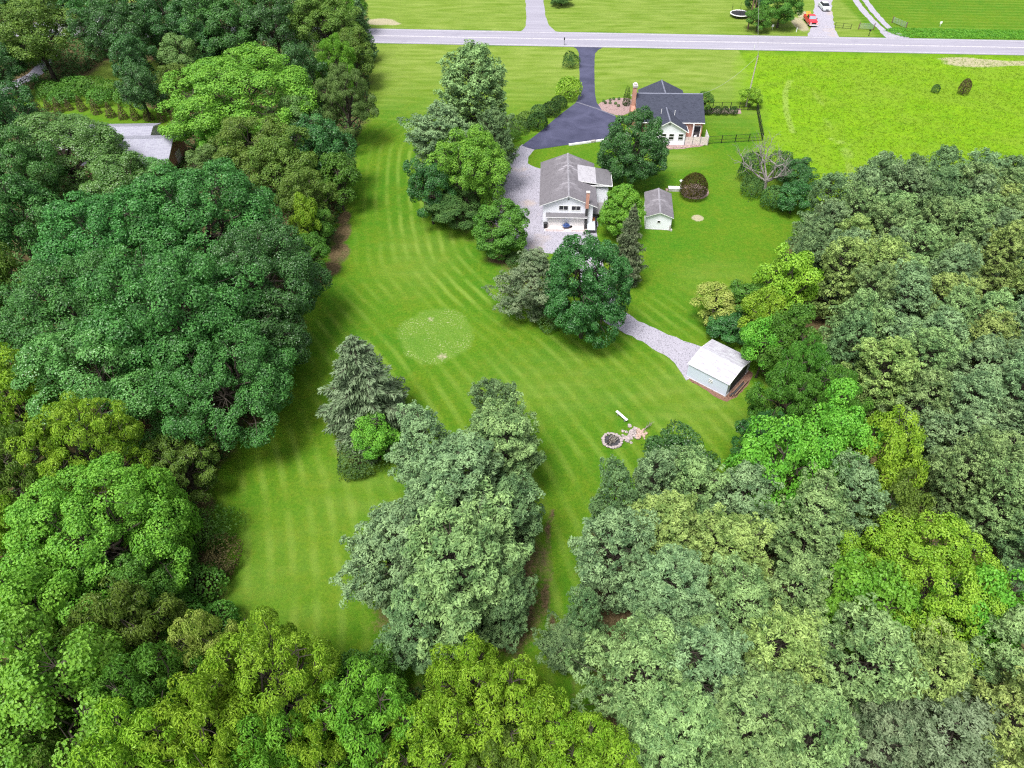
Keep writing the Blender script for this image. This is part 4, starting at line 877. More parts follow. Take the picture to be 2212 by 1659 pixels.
# --- stone slab, post, well cover near the ball bush
sl_ = empty('stone_bench', G(1444, 413.5), R_(-3), 'long pale slab with pinkish end beside the brown ball bush', 'bench')
mb = MB(); mb.box(0, 0, .0, 2.0, .78, .42); mb.build('slab_base', M['concrete'], sl_)
mb = MB(); mb.box(-.05, -.05, .42, 2.05, .83, .5); mb.box(.5, .36, .505, 1.95, .4, .53); mb.build('slab_top', M['trim'], sl_)
mb = MB(); mb.box(-.4, .05, 0, -.06, .7, .14); mb.build('end_pad', M['tanstone'], sl_)
pp = empty('garden_pedestal', G(1470.5, 400), 0, 'small white pedestal behind the brown ball bush', 'pedestal')
mb = MB(); mb.tube([(0, 0, 0), (0, 0, .15), (0, 0, .6)], [.2, .12, .1], 10); mb.build('stem', M['concrete'], pp)
mb = MB(); mb.tube([(0, 0, .6), (0, 0, .68), (0, 0, .8)], [.12, .28, .3], 14); mb.build('bowl', M['trim'], pp)

# --- fire pit and stones
fp = empty('fire_pit', G(1322, 953), 0, 'round stone fire pit filled with sticks on the lower lawn', 'fire pit')
protoS = [rock('ring_stone', (0, 0, 0), .26, 500 + k, M['stone'], None) for k in range(3)]
for k in range(20):
    o = protoS[k] if k < 3 else protoS[k % 3].copy()
    if k >= 3: col.objects.link(o)
    a = 2 * math.pi * k / 20; o.parent = fp; o.location = (math.cos(a) * .98, math.sin(a) * .98, .12); o.rotation_euler = (0, 0, a + k); o.name = 'ring_stone'
mb = MB(); mb.tube([(0, 0, 0.01), (0, 0, .03)], .86, 24); mb.build('ash_bed', M['darkgrey'], fp)
rr = random.Random(8)
for k in range(34):
    mb = MB(); a = rr.uniform(0, 6.28); r = rr.uniform(0, .5); L = rr.uniform(.4, .8); cx, cy = math.cos(a) * r, math.sin(a) * r; b = rr.uniform(.4, 1.3); z = .08 + rr.random() * .32
    mb.tube([(cx - math.cos(b) * L / 2, cy - math.sin(b) * L / 2, z), (cx + math.cos(b) * L / 2, cy + math.sin(b) * L / 2, z + rr.uniform(-.05, .08))], rr.uniform(.02, .045), 5); mb.build('stick', M['barkpale'] if k % 3 else M['bark'], fp)
prot = [rock('pile_stone', (0, 0, 0), .24, 600 + k, M['stone'] if k < 3 else M['tanstone'], 'grey stone in the rubble pile right of the fire pit' if k < 3 else 'tan stone in the rubble pile right of the fire pit', 'stone', 'grey stones in the pile' if k < 3 else 'tan stones in the pile') for k in range(5)]
spots = []
for k in range(64):
    if k < 40: x, y = rr.gauss(1370, 11), rr.gauss(938, 6.5)
    elif k < 52: x, y = rr.gauss(1352, 6), rr.gauss(946, 6)
    else: x, y = rr.gauss(1385, 7), rr.gauss(942, 5)
    spots.append((x, y))
for k, (x, y) in enumerate(spots):
    i = (3 + k % 2) if x > 1374 else k % 3
    fresh = not prot[i].get('used'); o = prot[i] if fresh else prot[i].copy()
    if fresh: o['used'] = 1
    else: col.objects.link(o)
    P = G(x, y); dc = math.hypot((x - 1368) / 12, (y - 938) / 7); s = rr.uniform(.6, 1.35); o.scale = (s, s, s); o.location = (P.x, P.y, .06 * s + max(0, .28 - dc * .2) * rr.random()); o.rotation_euler = (rr.uniform(-.3, .3), rr.uniform(-.3, .3), rr.uniform(0, 6))
for o in col.objects:
    if 'used' in o: del o['used']
A, B = G(1331, 893), G(1354, 913); d = B - A
bd = empty('plank_bench', A, math.atan2(d.y, d.x), 'long white plank on low supports behind the stone pile', 'bench'); L = d.length
mb = MB(); mb.box(0, -.14, .36, L, .14, .42); mb.build('seat', M['trim'], bd)
for x in (.25, L - .35): mb = MB(); mb.box(x, -.12, 0, x + .12, .12, .355); mb.build('leg', M['greywood'], bd)

# --- poles and wires
def pole(name, P, h, mat, label, r=.14, arm=True):
    e = empty(name, P, rd, label, 'utility pole'); mb = MB(); mb.tube([(0, 0, 0), (0, 0, h * .5), (0, 0, h)], [r, r * .85, r * .68], 8); mb.build('shaft', mat, e)
    if arm:
        mb = MB(); mb.box(-.3, -.06, h - .45, .3, .06, h - .35); mb.build('bracket', M['polebrown'], e)
        mb = MB(); mb.tube([(0, 0, h), (0, 0, h + .12), (0, 0, h + .2)], [.05, .07, .02], 8); mb.build('insulator', M['darkgrey'], e)
    return e
T9 = G(1638, 118, 9.5); pole('utility_pole', Vector((T9.x, T9.y, 0)), 9.5, M['pole'], 'pale wooden pole on the near side of the road above the sparse small tree')
PB = G(1615, 63); pole('utility_pole.001', PB, 12.5, M['polebrown'], 'brown utility pole across the road beside the trampoline', .17); PB2 = G(1624, 50); 
mb = MB(); mb.tube([(0, 0, 0), (0, 0, 6), (0, 0, 11)], [.13, .12, .1], 8); mb.build('shaft', M['polebrown'], pole('utility_pole.002', PB2, 2, M['polebrown'], 'second thinner brown pole just right of the brown utility pole', .14, False)); 
def wire(A, B, sag, label):
    mb = MB(); mb.tube([A.lerp(B, t / 16) - Vector((0, 0, sag * 4 * (t / 16) * (1 - t / 16))) for t in range(17)], .022, 4, cap=False); o = mb.build('overhead_wire', M['wire']); props(o, label, 'wire')
top1 = Vector((T9.x, T9.y, 9.4)); top2 = Vector((PB.x, PB.y, 12.3))
wire(top2, top1, .9, 'thin wire crossing the road between the two poles'); wire(top1, hpt(HW - .3, 6, 5.2), 1.2, 'thin wire from the pale pole down to the house roof')
wire(top2 + Vector((0, 0, .15)), road_pt(-170, RHW + 8, 11), 2.5, 'long wire along the far side of the road to the left'); wire(top2 + Vector((0, 0, .15)), road_pt(170, RHW + 8, 11), 2.0, 'long wire along the far side of the road to the right')
def post(name, x, y, h, mat, label, cat, r=.05, head=None):
    e = empty(name, G(x, y), rd, label, cat); mb = MB(); mb.tube([(0, 0, 0), (0, 0, h)], r, 6); mb.build('post', mat, e)
    if head == 'box':
        mb = MB(); n = 8; pr = [(-.14, h)] + [(.14 * math.cos(math.pi - math.pi * i / n), h + .2 + .14 * math.sin(math.pi * i / n)) for i in range(n + 1)] + [(.14, h)]
        mb.prism_y(pr[::-1], -.28, .28); mb.build('mail_box', mat if mat is not M['polebrown'] else M['black'], e)
    elif head == 'plate': mb = MB(); mb.box(-.25, -.02, h - .5, .25, .02, h); mb.build('sign_plate', M['trim'], e)
    return e
post('mailbox', 1218.5, 98, 1.25, M['black'], 'black mailbox on a post at the road edge left of the driveway', 'mailbox', .05, 'box')
post('mailbox.001', 1994 - 118, 66 + 12, 1.1, M['black'], 'dark mailbox beside the farm track mouth', 'mailbox', .06, 'box')
post('marker_post', 1628, 108, 1.1, M['white'], 'short white marker post at the roadside left of the pale pole', 'post', .06)
post('marker_post.001', 1720, 69, .9, M['white'], 'short pale marker post on the grass left of the gravel lot', 'post', .1)
post('sign_post', 1668, 63, 1.0, M['trim'], 'small white sign on the grass under the roadside tree', 'sign', .03, 'plate')
post('sign_post.001', 2030, 57, 1.1, M['trim'], 'small white sign in the field behind the grass bank', 'sign', .03, 'plate')
def gate(name, A, B, label, tilt=0):
    d = B - A; e = empty(name, A, math.atan2(d.y, d.x), label, 'gate'); L = d.length
    for x in (-.12, L + .12): mb = MB(); mb.tube([(x, 0, 0), (x, 0, 1.5)], .09, 8); mb.build('gate_post', M['polebrown'], e)
    mb = MB()
    for z in (.3, .5, .7, .9, 1.1, 1.3): mb.tube([(0, 0, z), (L, 0, z)], .028, 6)
    for x in (0.03, L * .33, L * .66, L - .03): mb.tube([(x, 0, .3), (x, 0, 1.3)], .028, 6)
    mb.build('gate_leaf', M['gatemetal'], e)
gate('farm_gate', G(1855, 63.5), G(1885, 65), 'grey tubular farm gate left of the farm track')
gate('farm_gate.001', G(1927, 50), G(1955, 62), 'grey tubular farm gate right of the farm track, opened into the field')
A, B = G(1803, 60), G(1837, 63)
fence_run('wire_fence', A, B, 2, 'thin wire fence between the gravel lot and the first farm gate', 1.1, False)
# trampoline
tr = empty('trampoline', G(1597, 36), 0, 'round black trampoline with pale rim across the road beside the brown poles', 'trampoline')
mb = MB(); mb.tube([(0, 0, .72), (0, 0, .74)], 2.05, 28); mb.build('mat', M['black'], tr)
mb = MB(); mb.torus(2.2, .11, .76); mb.build('rim', M['trim'], tr)
for k in range(6): a = k * math.pi / 3; mb = MB(); mb.tube([(2.2 * math.cos(a), 2.2 * math.sin(a), 0), (2.2 * math.cos(a), 2.2 * math.sin(a), .72)], .04, 6); mb.build('leg', M['darkgrey'], tr)
for k in range(6): a = k * math.pi / 3 + .3; mb = MB(); mb.tube([(2.25 * math.cos(a), 2.25 * math.sin(a), .8), (2.25 * math.cos(a), 2.25 * math.sin(a), 2.5)], .03, 6); mb.build('net_pole', M['black'], tr)
A, B = G(1577 + 55, 62), G(1642, 40)
# vehicles (front towards -y)
def loft_body(secs):
    """secs: list of (y, halfwidth, z0, z1, z-shoulder) cross sections front to back"""
    mb = MB(); rings = []
    for y, hw, z0, z1, inn in secs: rings.append([(-hw * .96, y, z0), (-hw, y, z0 + .12), (-hw, y, z0 + (z1 - z0) * .62), (-hw * .97 + 0, y, z1 - .07), (-hw * inn, y, z1), (hw * inn, y, z1), (hw * .97, y, z1 - .07), (hw, y, z0 + (z1 - z0) * .62), (hw, y, z0 + .12), (hw * .96, y, z0)])
    n = len(rings[0])
    for i in range(len(rings) - 1):
        for k in range(n): j = (k + 1) % n; mb.face([rings[i][k], rings[i + 1][k], rings[i + 1][j], rings[i][j]])
    mb.face(rings[0]); mb.face(rings[-1][::-1]); return mb
def wheels(e, hw, ys, r):
    for y in ys:
        for s in (-1, 1):
            mb = MB(); mb.tube([(s * (hw - .2), y, r), (s * (hw + .01), y, r)], r, 18); t = mb.build('wheel', M['tyre'], e)
            mb = MB(); mb.tube([(s * (hw - .05), y, r), (s * (hw + .025), y, r)], r * .6, 12); mb.build('rim', M['chrome'], t)
tk = empty('pickup_truck', G(1756, 59), rd + .02, 'red pickup truck facing the road on the gravel lot, its bed loaded with orange timber', 'truck')
loft_body([(0, .92, .45, 1.05, .9), (.15, .97, .38, 1.14, .9), (1.45, .98, .36, 1.20, .92), (1.6, .98, .36, 1.22, .92), (3.5, .98, .36, 1.22, .95)]).build('body', M['red'], tk)
mb = MB(); mb.hexa([(-.9, 1.45, 1.21), (.9, 1.45, 1.21), (.9, 3.45, 1.21), (-.9, 3.45, 1.21)], [(-.72, 2.05, 1.85), (.72, 2.05, 1.85), (.72, 3.3, 1.85), (-.72, 3.3, 1.85)]); cb = mb.build('cab', M['red'], tk)
mb = MB(); mb.face([(-.8, 1.50, 1.27), (.8, 1.50, 1.27), (.68, 2.0, 1.81), (-.68, 2.0, 1.81)]); mb.v = [(x, y - .015, z + .01) for x, y, z in mb.v]; mb.build('windscreen', simple('windscreen', (.25, .30, .36), .1, .7, .1), cb)
for s in (-1, 1):
    mb = MB(); mb.face([(s * .9, 1.75, 1.27), (s * .9, 3.3, 1.27), (s * .745, 3.2, 1.8), (s * .745, 2.15, 1.8)]); mb.build('side_window', M['glass'], cb)
    mb = MB(); mb.box(s * 1.0 - .08, 1.75, 1.2, s * 1.0 + .08 + s * .06, 1.83, 1.4); mb.build('mirror', M['black'], cb)
    mb = MB(); mb.box(s * .72 - .16, -.03, .82, s * .72 + .16, .0, 1.0); mb.build('headlight', M['lamp'], tk)
mb = MB()
mb.box(-.98, 3.52, .5, -.9, 5.5, 1.15); mb.box(.9, 3.52, .5, .98, 5.5, 1.15); mb.box(-.9, 5.42, .5, .9, 5.5, 1.15); mb.box(-.9, 3.52, .5, .9, 5.42, .58); mb.build('cargo_bed', M['red'], tk)
mb = MB(); mb.box(-.5, -.035, .62, .5, .0, .96); mb.build('grille', M['black'], tk)
mb = MB(); mb.box(-.95, -.14, .4, .95, -.02, .6); mb.build('bumper', M['trim'], tk, bevel=.02)
wheels(tk, .97, (.95, 4.5), .4)
for k in range(6):
    c_ = tk.matrix_basis @ Vector((-.6 + k * .22, 3.7, .62 + .1 * (k % 2))); mb = MB(); mb.box(0, 0, 0, .14, 2.6, .1)
    o = mb.build('timber_beam', M['orange']); o.location = c_ + Vector((0, 0, .02)); o.rotation_euler = (.28, 0, rd + (k - 2.5) * .03); props(o, 'orange timber beam lying in the bed of the red pickup', 'timber', 'beams in the pickup bed')
cr = empty('parked_car', G(1785.5, 26), rd + .03, 'silver saloon car parked behind the red pickup on the gravel lot', 'car')
loft_body([(0, .8, .32, .70, .85), (.15, .88, .24, .80, .88), (1.2, .91, .22, .95, .9), (3.6, .91, .22, 1.0, .9), (4.4, .88, .26, .95, .88), (4.55, .82, .34, .85, .85)]).build('body', M['silver'], cr)
mb = MB(); mb.hexa([(-.82, 1.15, .93), (.82, 1.15, .93), (.8, 4.05, .97), (-.8, 4.05, .97)], [(-.62, 1.95, 1.42), (.62, 1.95, 1.42), (.6, 3.3, 1.42), (-.6, 3.3, 1.42)]); gl = mb.build('cabin_glass', M['glass'], cr)
mb = MB(); mb.hexa([(-.64, 1.93, 1.425), (.64, 1.93, 1.425), (.62, 3.32, 1.425), (-.62, 3.32, 1.425)], [(-.58, 2.0, 1.47), (.58, 2.0, 1.47), (.56, 3.25, 1.47), (-.56, 3.25, 1.47)]); mb.build('car_roof', M['silver'], cr)
for s in (-1, 1): mb = MB(); mb.box(s * .6 - .16, -.02, .55, s * .6 + .16, .06, .68); mb.build('headlight', M['lamp'], cr)
mb = MB(); mb.box(-.35, -.025, .38, .35, -.005, .55); mb.build('grille', M['black'], cr)
wheels(cr, .9, (.85, 3.6), .32)
# ------------------------------------------------------------------ trees and shrubs: (kind, x, y, width px, height m, foliage, name, label)
T = [
 # wood in the top left corner
 ('broad', 75, 78, 165, 15.0, 'olive', 'broadleaf_tree', 'tall olive green tree with feathery crown in the far left corner above the grey path'),
 ('broad', 0, 55, 100, 15.0, 'deep', 'broadleaf_tree', 'dark green tree cut by the left photo edge behind the tall olive tree'),
 ('broad', 10, 150, 90, 9.7, 'deep', 'broadleaf_tree', 'low dark tree at the left photo edge just above the grey path'),
 ('broad', 120, -10, 120, 13.2, 'deep', 'broadleaf_tree', 'dark tree at the top photo edge between the olive tree and its pale green neighbour'),
 ('broad', 190, 30, 100, 14.1, 'maple', 'broadleaf_tree', 'fresh green tree right of the tall olive tree at the top edge'),
 ('broad', 243, 75, 130, 15.0, 'deep', 'broadleaf_tree', 'dark bluish green tree above the shaded lawn gap in the top left wood'),
 ('broad', 300, 5, 120, 15.0, 'deep', 'broadleaf_tree', 'dark tree on the top photo edge above the glimpse of pale roof'),
 ('broad', 365, 48, 120, 14.1, 'deep', 'broadleaf_tree', 'dark green tree beside the small sunlit lawn gap in the top left wood'),
 ('broad', 430, 0, 120, 15.0, 'maple', 'broadleaf_tree', 'dark green tree on the top edge left of the twin cauliflower crowns'),
 ('broad', 478, 65, 140, 15.8, 'maple', 'broadleaf_tree', 'mid green cauliflower shaped crown, left one of the pair behind the brightest green tree'),
 ('broad', 592, 62, 130, 15.8, 'deep', 'broadleaf_tree', 'blue green domed crown, right one of the pair behind the brightest green tree'),
 ('broad', 545, -15, 120, 15.0, 'mid', 'broadleaf_tree', 'tree with bare twigs on the top edge behind the blue green dome'),
 ('broad', 640, -5, 110, 14.1, 'mid', 'broadleaf_tree', 'mid green tree on the top edge right of the blue green dome'),
 ('broad', 700, 60, 140, 14.1, 'olive', 'broadleaf_tree', 'broad olive green tree left of the dark conifer by the road'),
 ('broad', 735, 5, 100, 12.3, 'bright', 'broadleaf_tree', 'bright green tree on the top edge beside the first pale field'),
 ('spruce', 782, 75, 50, 13, 'pinedark', 'conifer_tree', 'dark pointed conifer at the left end of the visible road'),
 ('broad', 760, 120, 90, 10.6, 'olive', 'broadleaf_tree', 'olive tree directly below the dark conifer at the road end'),
 ('broad', 292, 135, 90, 11.4, 'deep', 'broadleaf_tree', 'dark green narrow tree above the right part of the bright thicket'),
 ('broad', 300, 195, 80, 9.7, 'deep', 'broadleaf_tree', 'dark green tree standing behind the row of young brown evergreens'),
 ('broad', 385, 128, 85, 9.7, 'sage', 'broadleaf_tree', 'tan tinged olive tree left of the brightest green crown'),
 ('broad', 375, 180, 60, 7.9, 'olive', 'broadleaf_tree', 'small olive tree between the evergreen row and the brightest green crown'),
 ('broad', 440, 100, 80, 11.4, 'deep', 'broadleaf_tree', 'dark tree filling the gap above and left of the brightest green crown'),
 ('giant', 515, 210, 285, 15.6, 'bright', 'broadleaf_tree', 'widest bright green crown in the upper left wood, right of the evergreen row'),
 ('willow', 725, 150, 80, 14, 'bright', 'broadleaf_tree', 'light yellow green tree top above the drooping sage tree'),
 ('willow', 750, 225, 105, 15, 'sage', 'willow_like_tree', 'tall sage green tree with hanging sprays at the lawn edge'),
 ('broad', 655, 170, 90, 13.2, 'deep', 'broadleaf_tree', 'dark tree between the brightest crown and the drooping sage tree'),
 ('broad', 650, 270, 85, 10.6, 'sage', 'broadleaf_tree', 'greyish tree with bare dead twigs below the brightest crown'),
 ('broad', 470, 290, 90, 8.8, 'bright', 'broadleaf_tree', 'small fresh green tree right of the brick gable'),
 ('broad', 550, 330, 150, 13.2, 'olive', 'broadleaf_tree', 'wide olive brown tree below the brightest green crown'),
 ('broad', 447, 352, 72, 6, 'sage', 'broadleaf_tree', 'low yellowish tree in front of the brick gable'),
 ('broad', 690, 330, 120, 12.3, 'deep', 'broadleaf_tree', 'dark green tree below the drooping sage tree'),
 ('broad', 620, 370, 120, 12.3, 'olive', 'broadleaf_tree', 'olive tree between the wide olive brown tree and the dark lawn edge tree'),
 ('broad', 730, 385, 85, 9.7, 'mid', 'broadleaf_tree', 'mid green tree bulging into the lawn at the narrowest part'),
 ('broad', 664, 430, 100, 10.6, 'olive', 'broadleaf_tree', 'olive tree above the reddish mulch strip'),
 ('broad', 660, 475, 60, 9.7, 'yellow', 'broadleaf_tree', 'small yellow green tree top touching the right side of the giant dome'),
 ('broad', 688, 490, 56, 6.2, 'mid', 'broadleaf_tree', 'low green tree left of the mulch strip'),
 ('broad', 672, 545, 66, 7.0, 'mid', 'broadleaf_tree', 'rounded green tree pressed between the giant dome and the mulch strip'),
 ('broad', 20, 250, 110, 11.4, 'deep', 'broadleaf_tree', 'dark green tree at the left edge left of the silvery crown'),
 ('giant', 135, 335, 245, 12, 'silver', 'broadleaf_tree', 'silvery green windblown crown hiding part of the metal roofs'),
 ('broad', 262, 400, 130, 9.7, 'silver', 'broadleaf_tree', 'silvery green tree below the white metal roof'),
 ('broad', 45, 380, 160, 14.1, 'maple', 'broadleaf_tree', 'green tree at the left edge below the silvery crown'),
 ('broad', 30, 480, 150, 14.1, 'maple', 'broadleaf_tree', 'green tree at the left edge beside the upper left of the giant dome'),
 ('broad', 5, 600, 90, 12.3, 'olive', 'broadleaf_tree', 'yellowish tree at the left edge beside the middle of the giant dome'),
 ('broad', 0, 720, 100, 12.3, 'olive', 'broadleaf_tree', 'olive tree at the left edge beside the lower half of the giant dome'),
 ('broad', 335, 385, 95, 7, 'silver', 'broadleaf_tree', 'low silvery tree directly below the white ribbed roof'),
 # the giant dome
 ('giant', 440, 492, 290, 17.2, 'maple', 'maple_tree', 'upper middle crown of the giant dark green dome'),
 ('giant', 255, 545, 280, 16.4, 'maple', 'maple_tree', 'upper left crown of the giant dark green dome'),
 ('giant', 562, 600, 235, 14.8, 'deep', 'maple_tree', 'right hand darkest crown of the giant dome, glossy along the lawn'),
 ('giant', 165, 680, 290, 14.8, 'maple', 'maple_tree', 'left crown of the giant dome'),
 ('giant', 380, 685, 320, 18.9, 'maple', 'maple_tree', 'central and highest crown of the giant dome'),
 ('giant', 225, 830, 290, 14.8, 'silver', 'maple_tree', 'lower left pale bluish crown of the giant dome'),
 ('giant', 480, 830, 270, 13.9, 'maple', 'maple_tree', 'lower right crown of the giant dome above the shaded bare soil'),
 ('broad', 590, 730, 150, 11, 'deep', 'maple_tree', 'low dark crown of the giant dome next to the grey spruce'),
 # bottom left
 ('feather', 45, 880, 170, 14, 'yellow', 'broadleaf_tree', 'yellow green feathery tree at the left edge below the giant dome'),
 ('feather', 190, 985, 230, 15, 'yellow', 'broadleaf_tree', 'wide yellow green tree directly above the bright green leafy crown'),
 ('feather', 45, 1040, 180, 14, 'olive', 'broadleaf_tree', 'olive yellow tree at the left edge left of the bright green leafy crown'),
 ('feather', 395, 1005, 150, 8, 'olive', 'broadleaf_tree', 'low dark feathery tree with a pale dead branch at the lawn edge'),
 ('giant', 215, 1165, 330, 13.9, 'bright', 'broadleaf_tree', 'largest bright green leafy crown in the lower left wood'),
 ('broad', 350, 1100, 110, 13, 'bright', 'broadleaf_tree', 'bright green side crown on the right of the largest bright crown'),
 ('feather', 25, 1190, 140, 13, 'yellow', 'broadleaf_tree', 'yellow green tree at the left edge level with the shaded brush'),
 ('broad', 95, 1325, 170, 13, 'bright', 'broadleaf_tree', 'bright green tree at the left edge below the largest bright crown'),
 ('broad', 300, 1275, 150, 10, 'mid', 'broadleaf_tree', 'shaded green tree right of the dark gap under the largest bright crown'),
 ('feather', 290, 1375, 200, 12, 'olive', 'broadleaf_tree', 'olive brown feathery tree above the bottom left maple'),
 ('feather', 100, 1420, 130, 11, 'olive', 'broadleaf_tree', 'small olive tree above the maple in the bottom left corner'),
 ('broad', 140, 1505, 260, 15, 'bright', 'broadleaf_tree', 'rounded bright green maple in the bottom left corner'),
 ('feather', 50, 1620, 210, 12, 'olive', 'broadleaf_tree', 'olive tree cut by the bottom left corner of the photo'),
 ('feather', 350, 1530, 200, 14, 'mid', 'broadleaf_tree', 'mid green feathery tree right of the bottom left maple'),
 ('feather', 330, 1640, 220, 14, 'yellow', 'broadleaf_tree', 'yellow green tree on the bottom edge right of the dark hollow'),
 ('feather', 465, 1425, 130, 13, 'pale', 'broadleaf_tree', 'pale tipped narrow tree at the lower left lawn corner'),
 ('feather', 590, 1490, 280, 16, 'yellow', 'broadleaf_tree', 'big light yellow green tree at the bottom lawn corner'),
 ('feather', 470, 1590, 220, 15, 'yellow', 'broadleaf_tree', 'yellow green tree left of the bottom middle, below the pale tipped tree'),
 ('feather', 600, 1655, 200, 13, 'bright', 'broadleaf_tree', 'bright green tree on the bottom edge under the big light yellow green tree'),
 ('broad', 790, 1470, 140, 7, 'mid', 'broadleaf_tree', 'low fresh green tree at the bottom lawn edge'),
 ('feather', 790, 1575, 230, 13, 'bright', 'broadleaf_tree', 'bright green feathery tree at the bottom between the two yellow green trees'),
 ('feather', 700, 1655, 160, 12, 'yellow', 'broadleaf_tree', 'yellow green treetop on the bottom edge left of the middle'),
 ('feather', 1010, 1490, 170, 12, 'yellow', 'broadleaf_tree', 'yellow green feathery tree just below the largest pale pine'),
 ('feather', 940, 1620, 200, 12, 'yellow', 'broadleaf_tree', 'yellow green tree on the bottom edge near the middle'),
 ('feather', 1110, 1570, 220, 12, 'yellow', 'broadleaf_tree', 'yellow green tree with bare twigs left of the brown path end'),
 ('feather', 1080, 1670, 160, 10, 'olive', 'broadleaf_tree', 'olive treetop on the bottom edge below the twiggy yellow green tree'),
 ('feather', 1290, 1655, 170, 11, 'yellow', 'broadleaf_tree', 'yellow green treetop on the bottom edge right of the brown path end'),
 ('feather', 1190, 1600, 150, 10, 'yellow', 'broadleaf_tree', 'yellow green tree closing the foot of the brown path'),
 ('pine', 1226, 1400, 110, 6, 'pinedark', 'pine_tree', 'low dark pine boughs leaning over the brown path near the bottom'),
 # middle island of trees
 ('tallpine', 1030, 240, 165, 20, 'pine', 'pine_tree', 'tallest grey green pine left of the asphalt driveway'),
 ('tallpine', 958, 330, 150, 15, 'pineblue', 'pine_tree', 'grey blue pine on the lawn side of the tallest pine'),
 ('pine', 1068, 330, 90, 13, 'pinedark', 'pine_tree', 'dark pine between the tallest pine and the gravel drive'),
 ('broad', 930, 410, 90, 10, 'deep', 'broadleaf_tree', 'dark low tree on the lawn side below the grey blue pine'),
 ('broad', 985, 445, 110, 6, 'yew', 'broadleaf_tree', 'shaded low tree under the bright green tree by the gravel drive'),
 ('broad', 1012, 368, 140, 14, 'bright', 'broadleaf_tree', 'vivid green tree in front of the tallest pine beside the gravel'),
 ('dense', 1083, 495, 100, 8, 'mid', 'broadleaf_tree', 'small green tree standing alone on the left rim of the gravel yard'),
 ('pine', 1155, 618, 125, 10, 'greyfir', 'spruce_tree', 'dark grey green evergreen left of the big round tree on the lawn'),
 ('dense', 1265, 632, 165, 14, 'deep', 'broadleaf_tree', 'large dark round tree where the gravel path meets the yard'),
 ('dense', 1342, 462, 74, 8, 'bright', 'broadleaf_tree', 'light green tree between the garage and the small shed'),
 ('spruce', 1357, 545, 70, 12, 'greyfir', 'spruce_tree', 'narrow dying grey spruce below the light green tree'),
 ('dense', 1370, 330, 124, 12, 'deep', 'broadleaf_tree', 'dark round maple right in front of the brick house'),
 ('broad', 1624, 208, 46, 3.6, 'yellow', 'broadleaf_tree', 'small sparse tree at the foot of the leaning pale pole'),
 ('broad', 1522, 217, 36, 4, 'mid', 'broadleaf_tree', 'small green tree at the right end of the dark house roof'),
 ('spruce', 783, 850, 205, 13.5, 'spruce', 'spruce_tree', 'lone grey green spruce with drooping boughs on the left of the lawn'),
 # centre foreground pines
 ('pine', 1066, 905, 111, 10, 'pinedark', 'pine_tree', 'smallest dark pointed pine at the top of the centre pine group'),
 ('pine', 918, 990, 145, 11, 'pineblue', 'pine_tree', 'pale blue green pine at the upper left of the centre pine group beside the spruce'),
 ('pine', 1090, 1000, 189, 12, 'pine', 'pine_tree', 'grey green pine at the upper right of the centre pine group'),
 ('pine', 990, 1080, 223, 13, 'pineblue', 'pine_tree', 'grey blue pine in the middle of the centre pine group'),
 ('pine', 1100, 1130, 150, 11, 'pinedark', 'pine_tree', 'dark pine on the right side of the centre pine group'),
 ('pine', 880, 1210, 212, 12, 'pineblue', 'pine_tree', 'blue green pine on the left side of the centre pine group'),
 ('pine', 985, 1262, 265, 15, 'pine', 'pine_tree', 'largest and palest pine at the front of the centre pine group'),
 ('pine', 1085, 1310, 140, 9, 'pinedark', 'pine_tree', 'low dark pine right of the largest palest pine'),
 ('pine', 900, 1350, 167, 9, 'pinedark', 'pine_tree', 'shaded pine left below the largest palest pine'),
 # lower right pines
 ('broad', 1462, 998, 130, 7, 'deep', 'broadleaf_tree', 'dark green rounded tree right of the stone pile'),
 ('pine', 1405, 1072, 112, 11.7, 'pineblue', 'pine_tree', 'blue grey pine just below the stone pile'),
 ('pine', 1480, 1080, 150, 11.3, 'pine', 'pine_tree', 'pale green pine behind which the dark rounded tree shows'),
 ('pine', 1322, 1105, 108, 11.8, 'pinedark', 'pine_tree', 'dark pine at the lawn corner left of the blue grey pine'),
 ('pine', 1590, 1100, 160, 11.3, 'pineblue', 'pine_tree', 'silvery pine left of the bright green tree by the lawn corner'),
 ('pine', 1325, 1222, 171, 12.7, 'pineblue', 'pine_tree', 'big blue green pine at the left end of the lower right pines'),
 ('pine', 1430, 1170, 180, 11.3, 'pinegold', 'pine_tree', 'yellow tinged pine between the blue grey and the big blue green pine'),
 ('pine', 1560, 1220, 170, 11.3, 'pinegold', 'pine_tree', 'yellow tinged pine right of the yellow tinged one beside the blue grey pine'),
 ('pine', 1440, 1310, 200, 12.2, 'pineblue', 'pine_tree', 'blue green pine with grey twigs right of the big blue green pine'),
 ('pine', 1262, 1345, 85, 9.4, 'pinedark', 'pine_tree', 'low shaded pine overhanging the brown path'),
 ('pine', 1395, 1455, 211, 13.2, 'pine', 'pine_tree', 'large fresh green pine near the bottom, nearest the brown path'),
 ('pine', 1580, 1340, 190, 11.3, 'pine', 'pine_tree', 'green pine above the two dark hollows at the lower right'),
 ('pine', 1500, 1470, 190, 12.2, 'pineblue', 'pine_tree', 'grey green pine with bare twigs right of the large fresh green pine'),
 ('pine', 1440, 1600, 230, 11.3, 'pine', 'pine_tree', 'green pine on the bottom edge below the large fresh green pine'),
 ('pine', 1700, 1310, 170, 12.2, 'pine', 'pine_tree', 'green pine left of the wide bright green crown'),
 ('pine', 1740, 1150, 180, 11.3, 'pine', 'pine_tree', 'grey green pine below the bright green trees at the right lawn corner'),
 ('pine', 1815, 1105, 140, 12.2, 'pineblue', 'pine_tree', 'blue grey pine standing up in front of the yellow green tree'),
 ('pine', 1660, 1440, 190, 12.2, 'pinegold', 'pine_tree', 'palest yellow green pine right of the dark hollow in the lower right wood'),
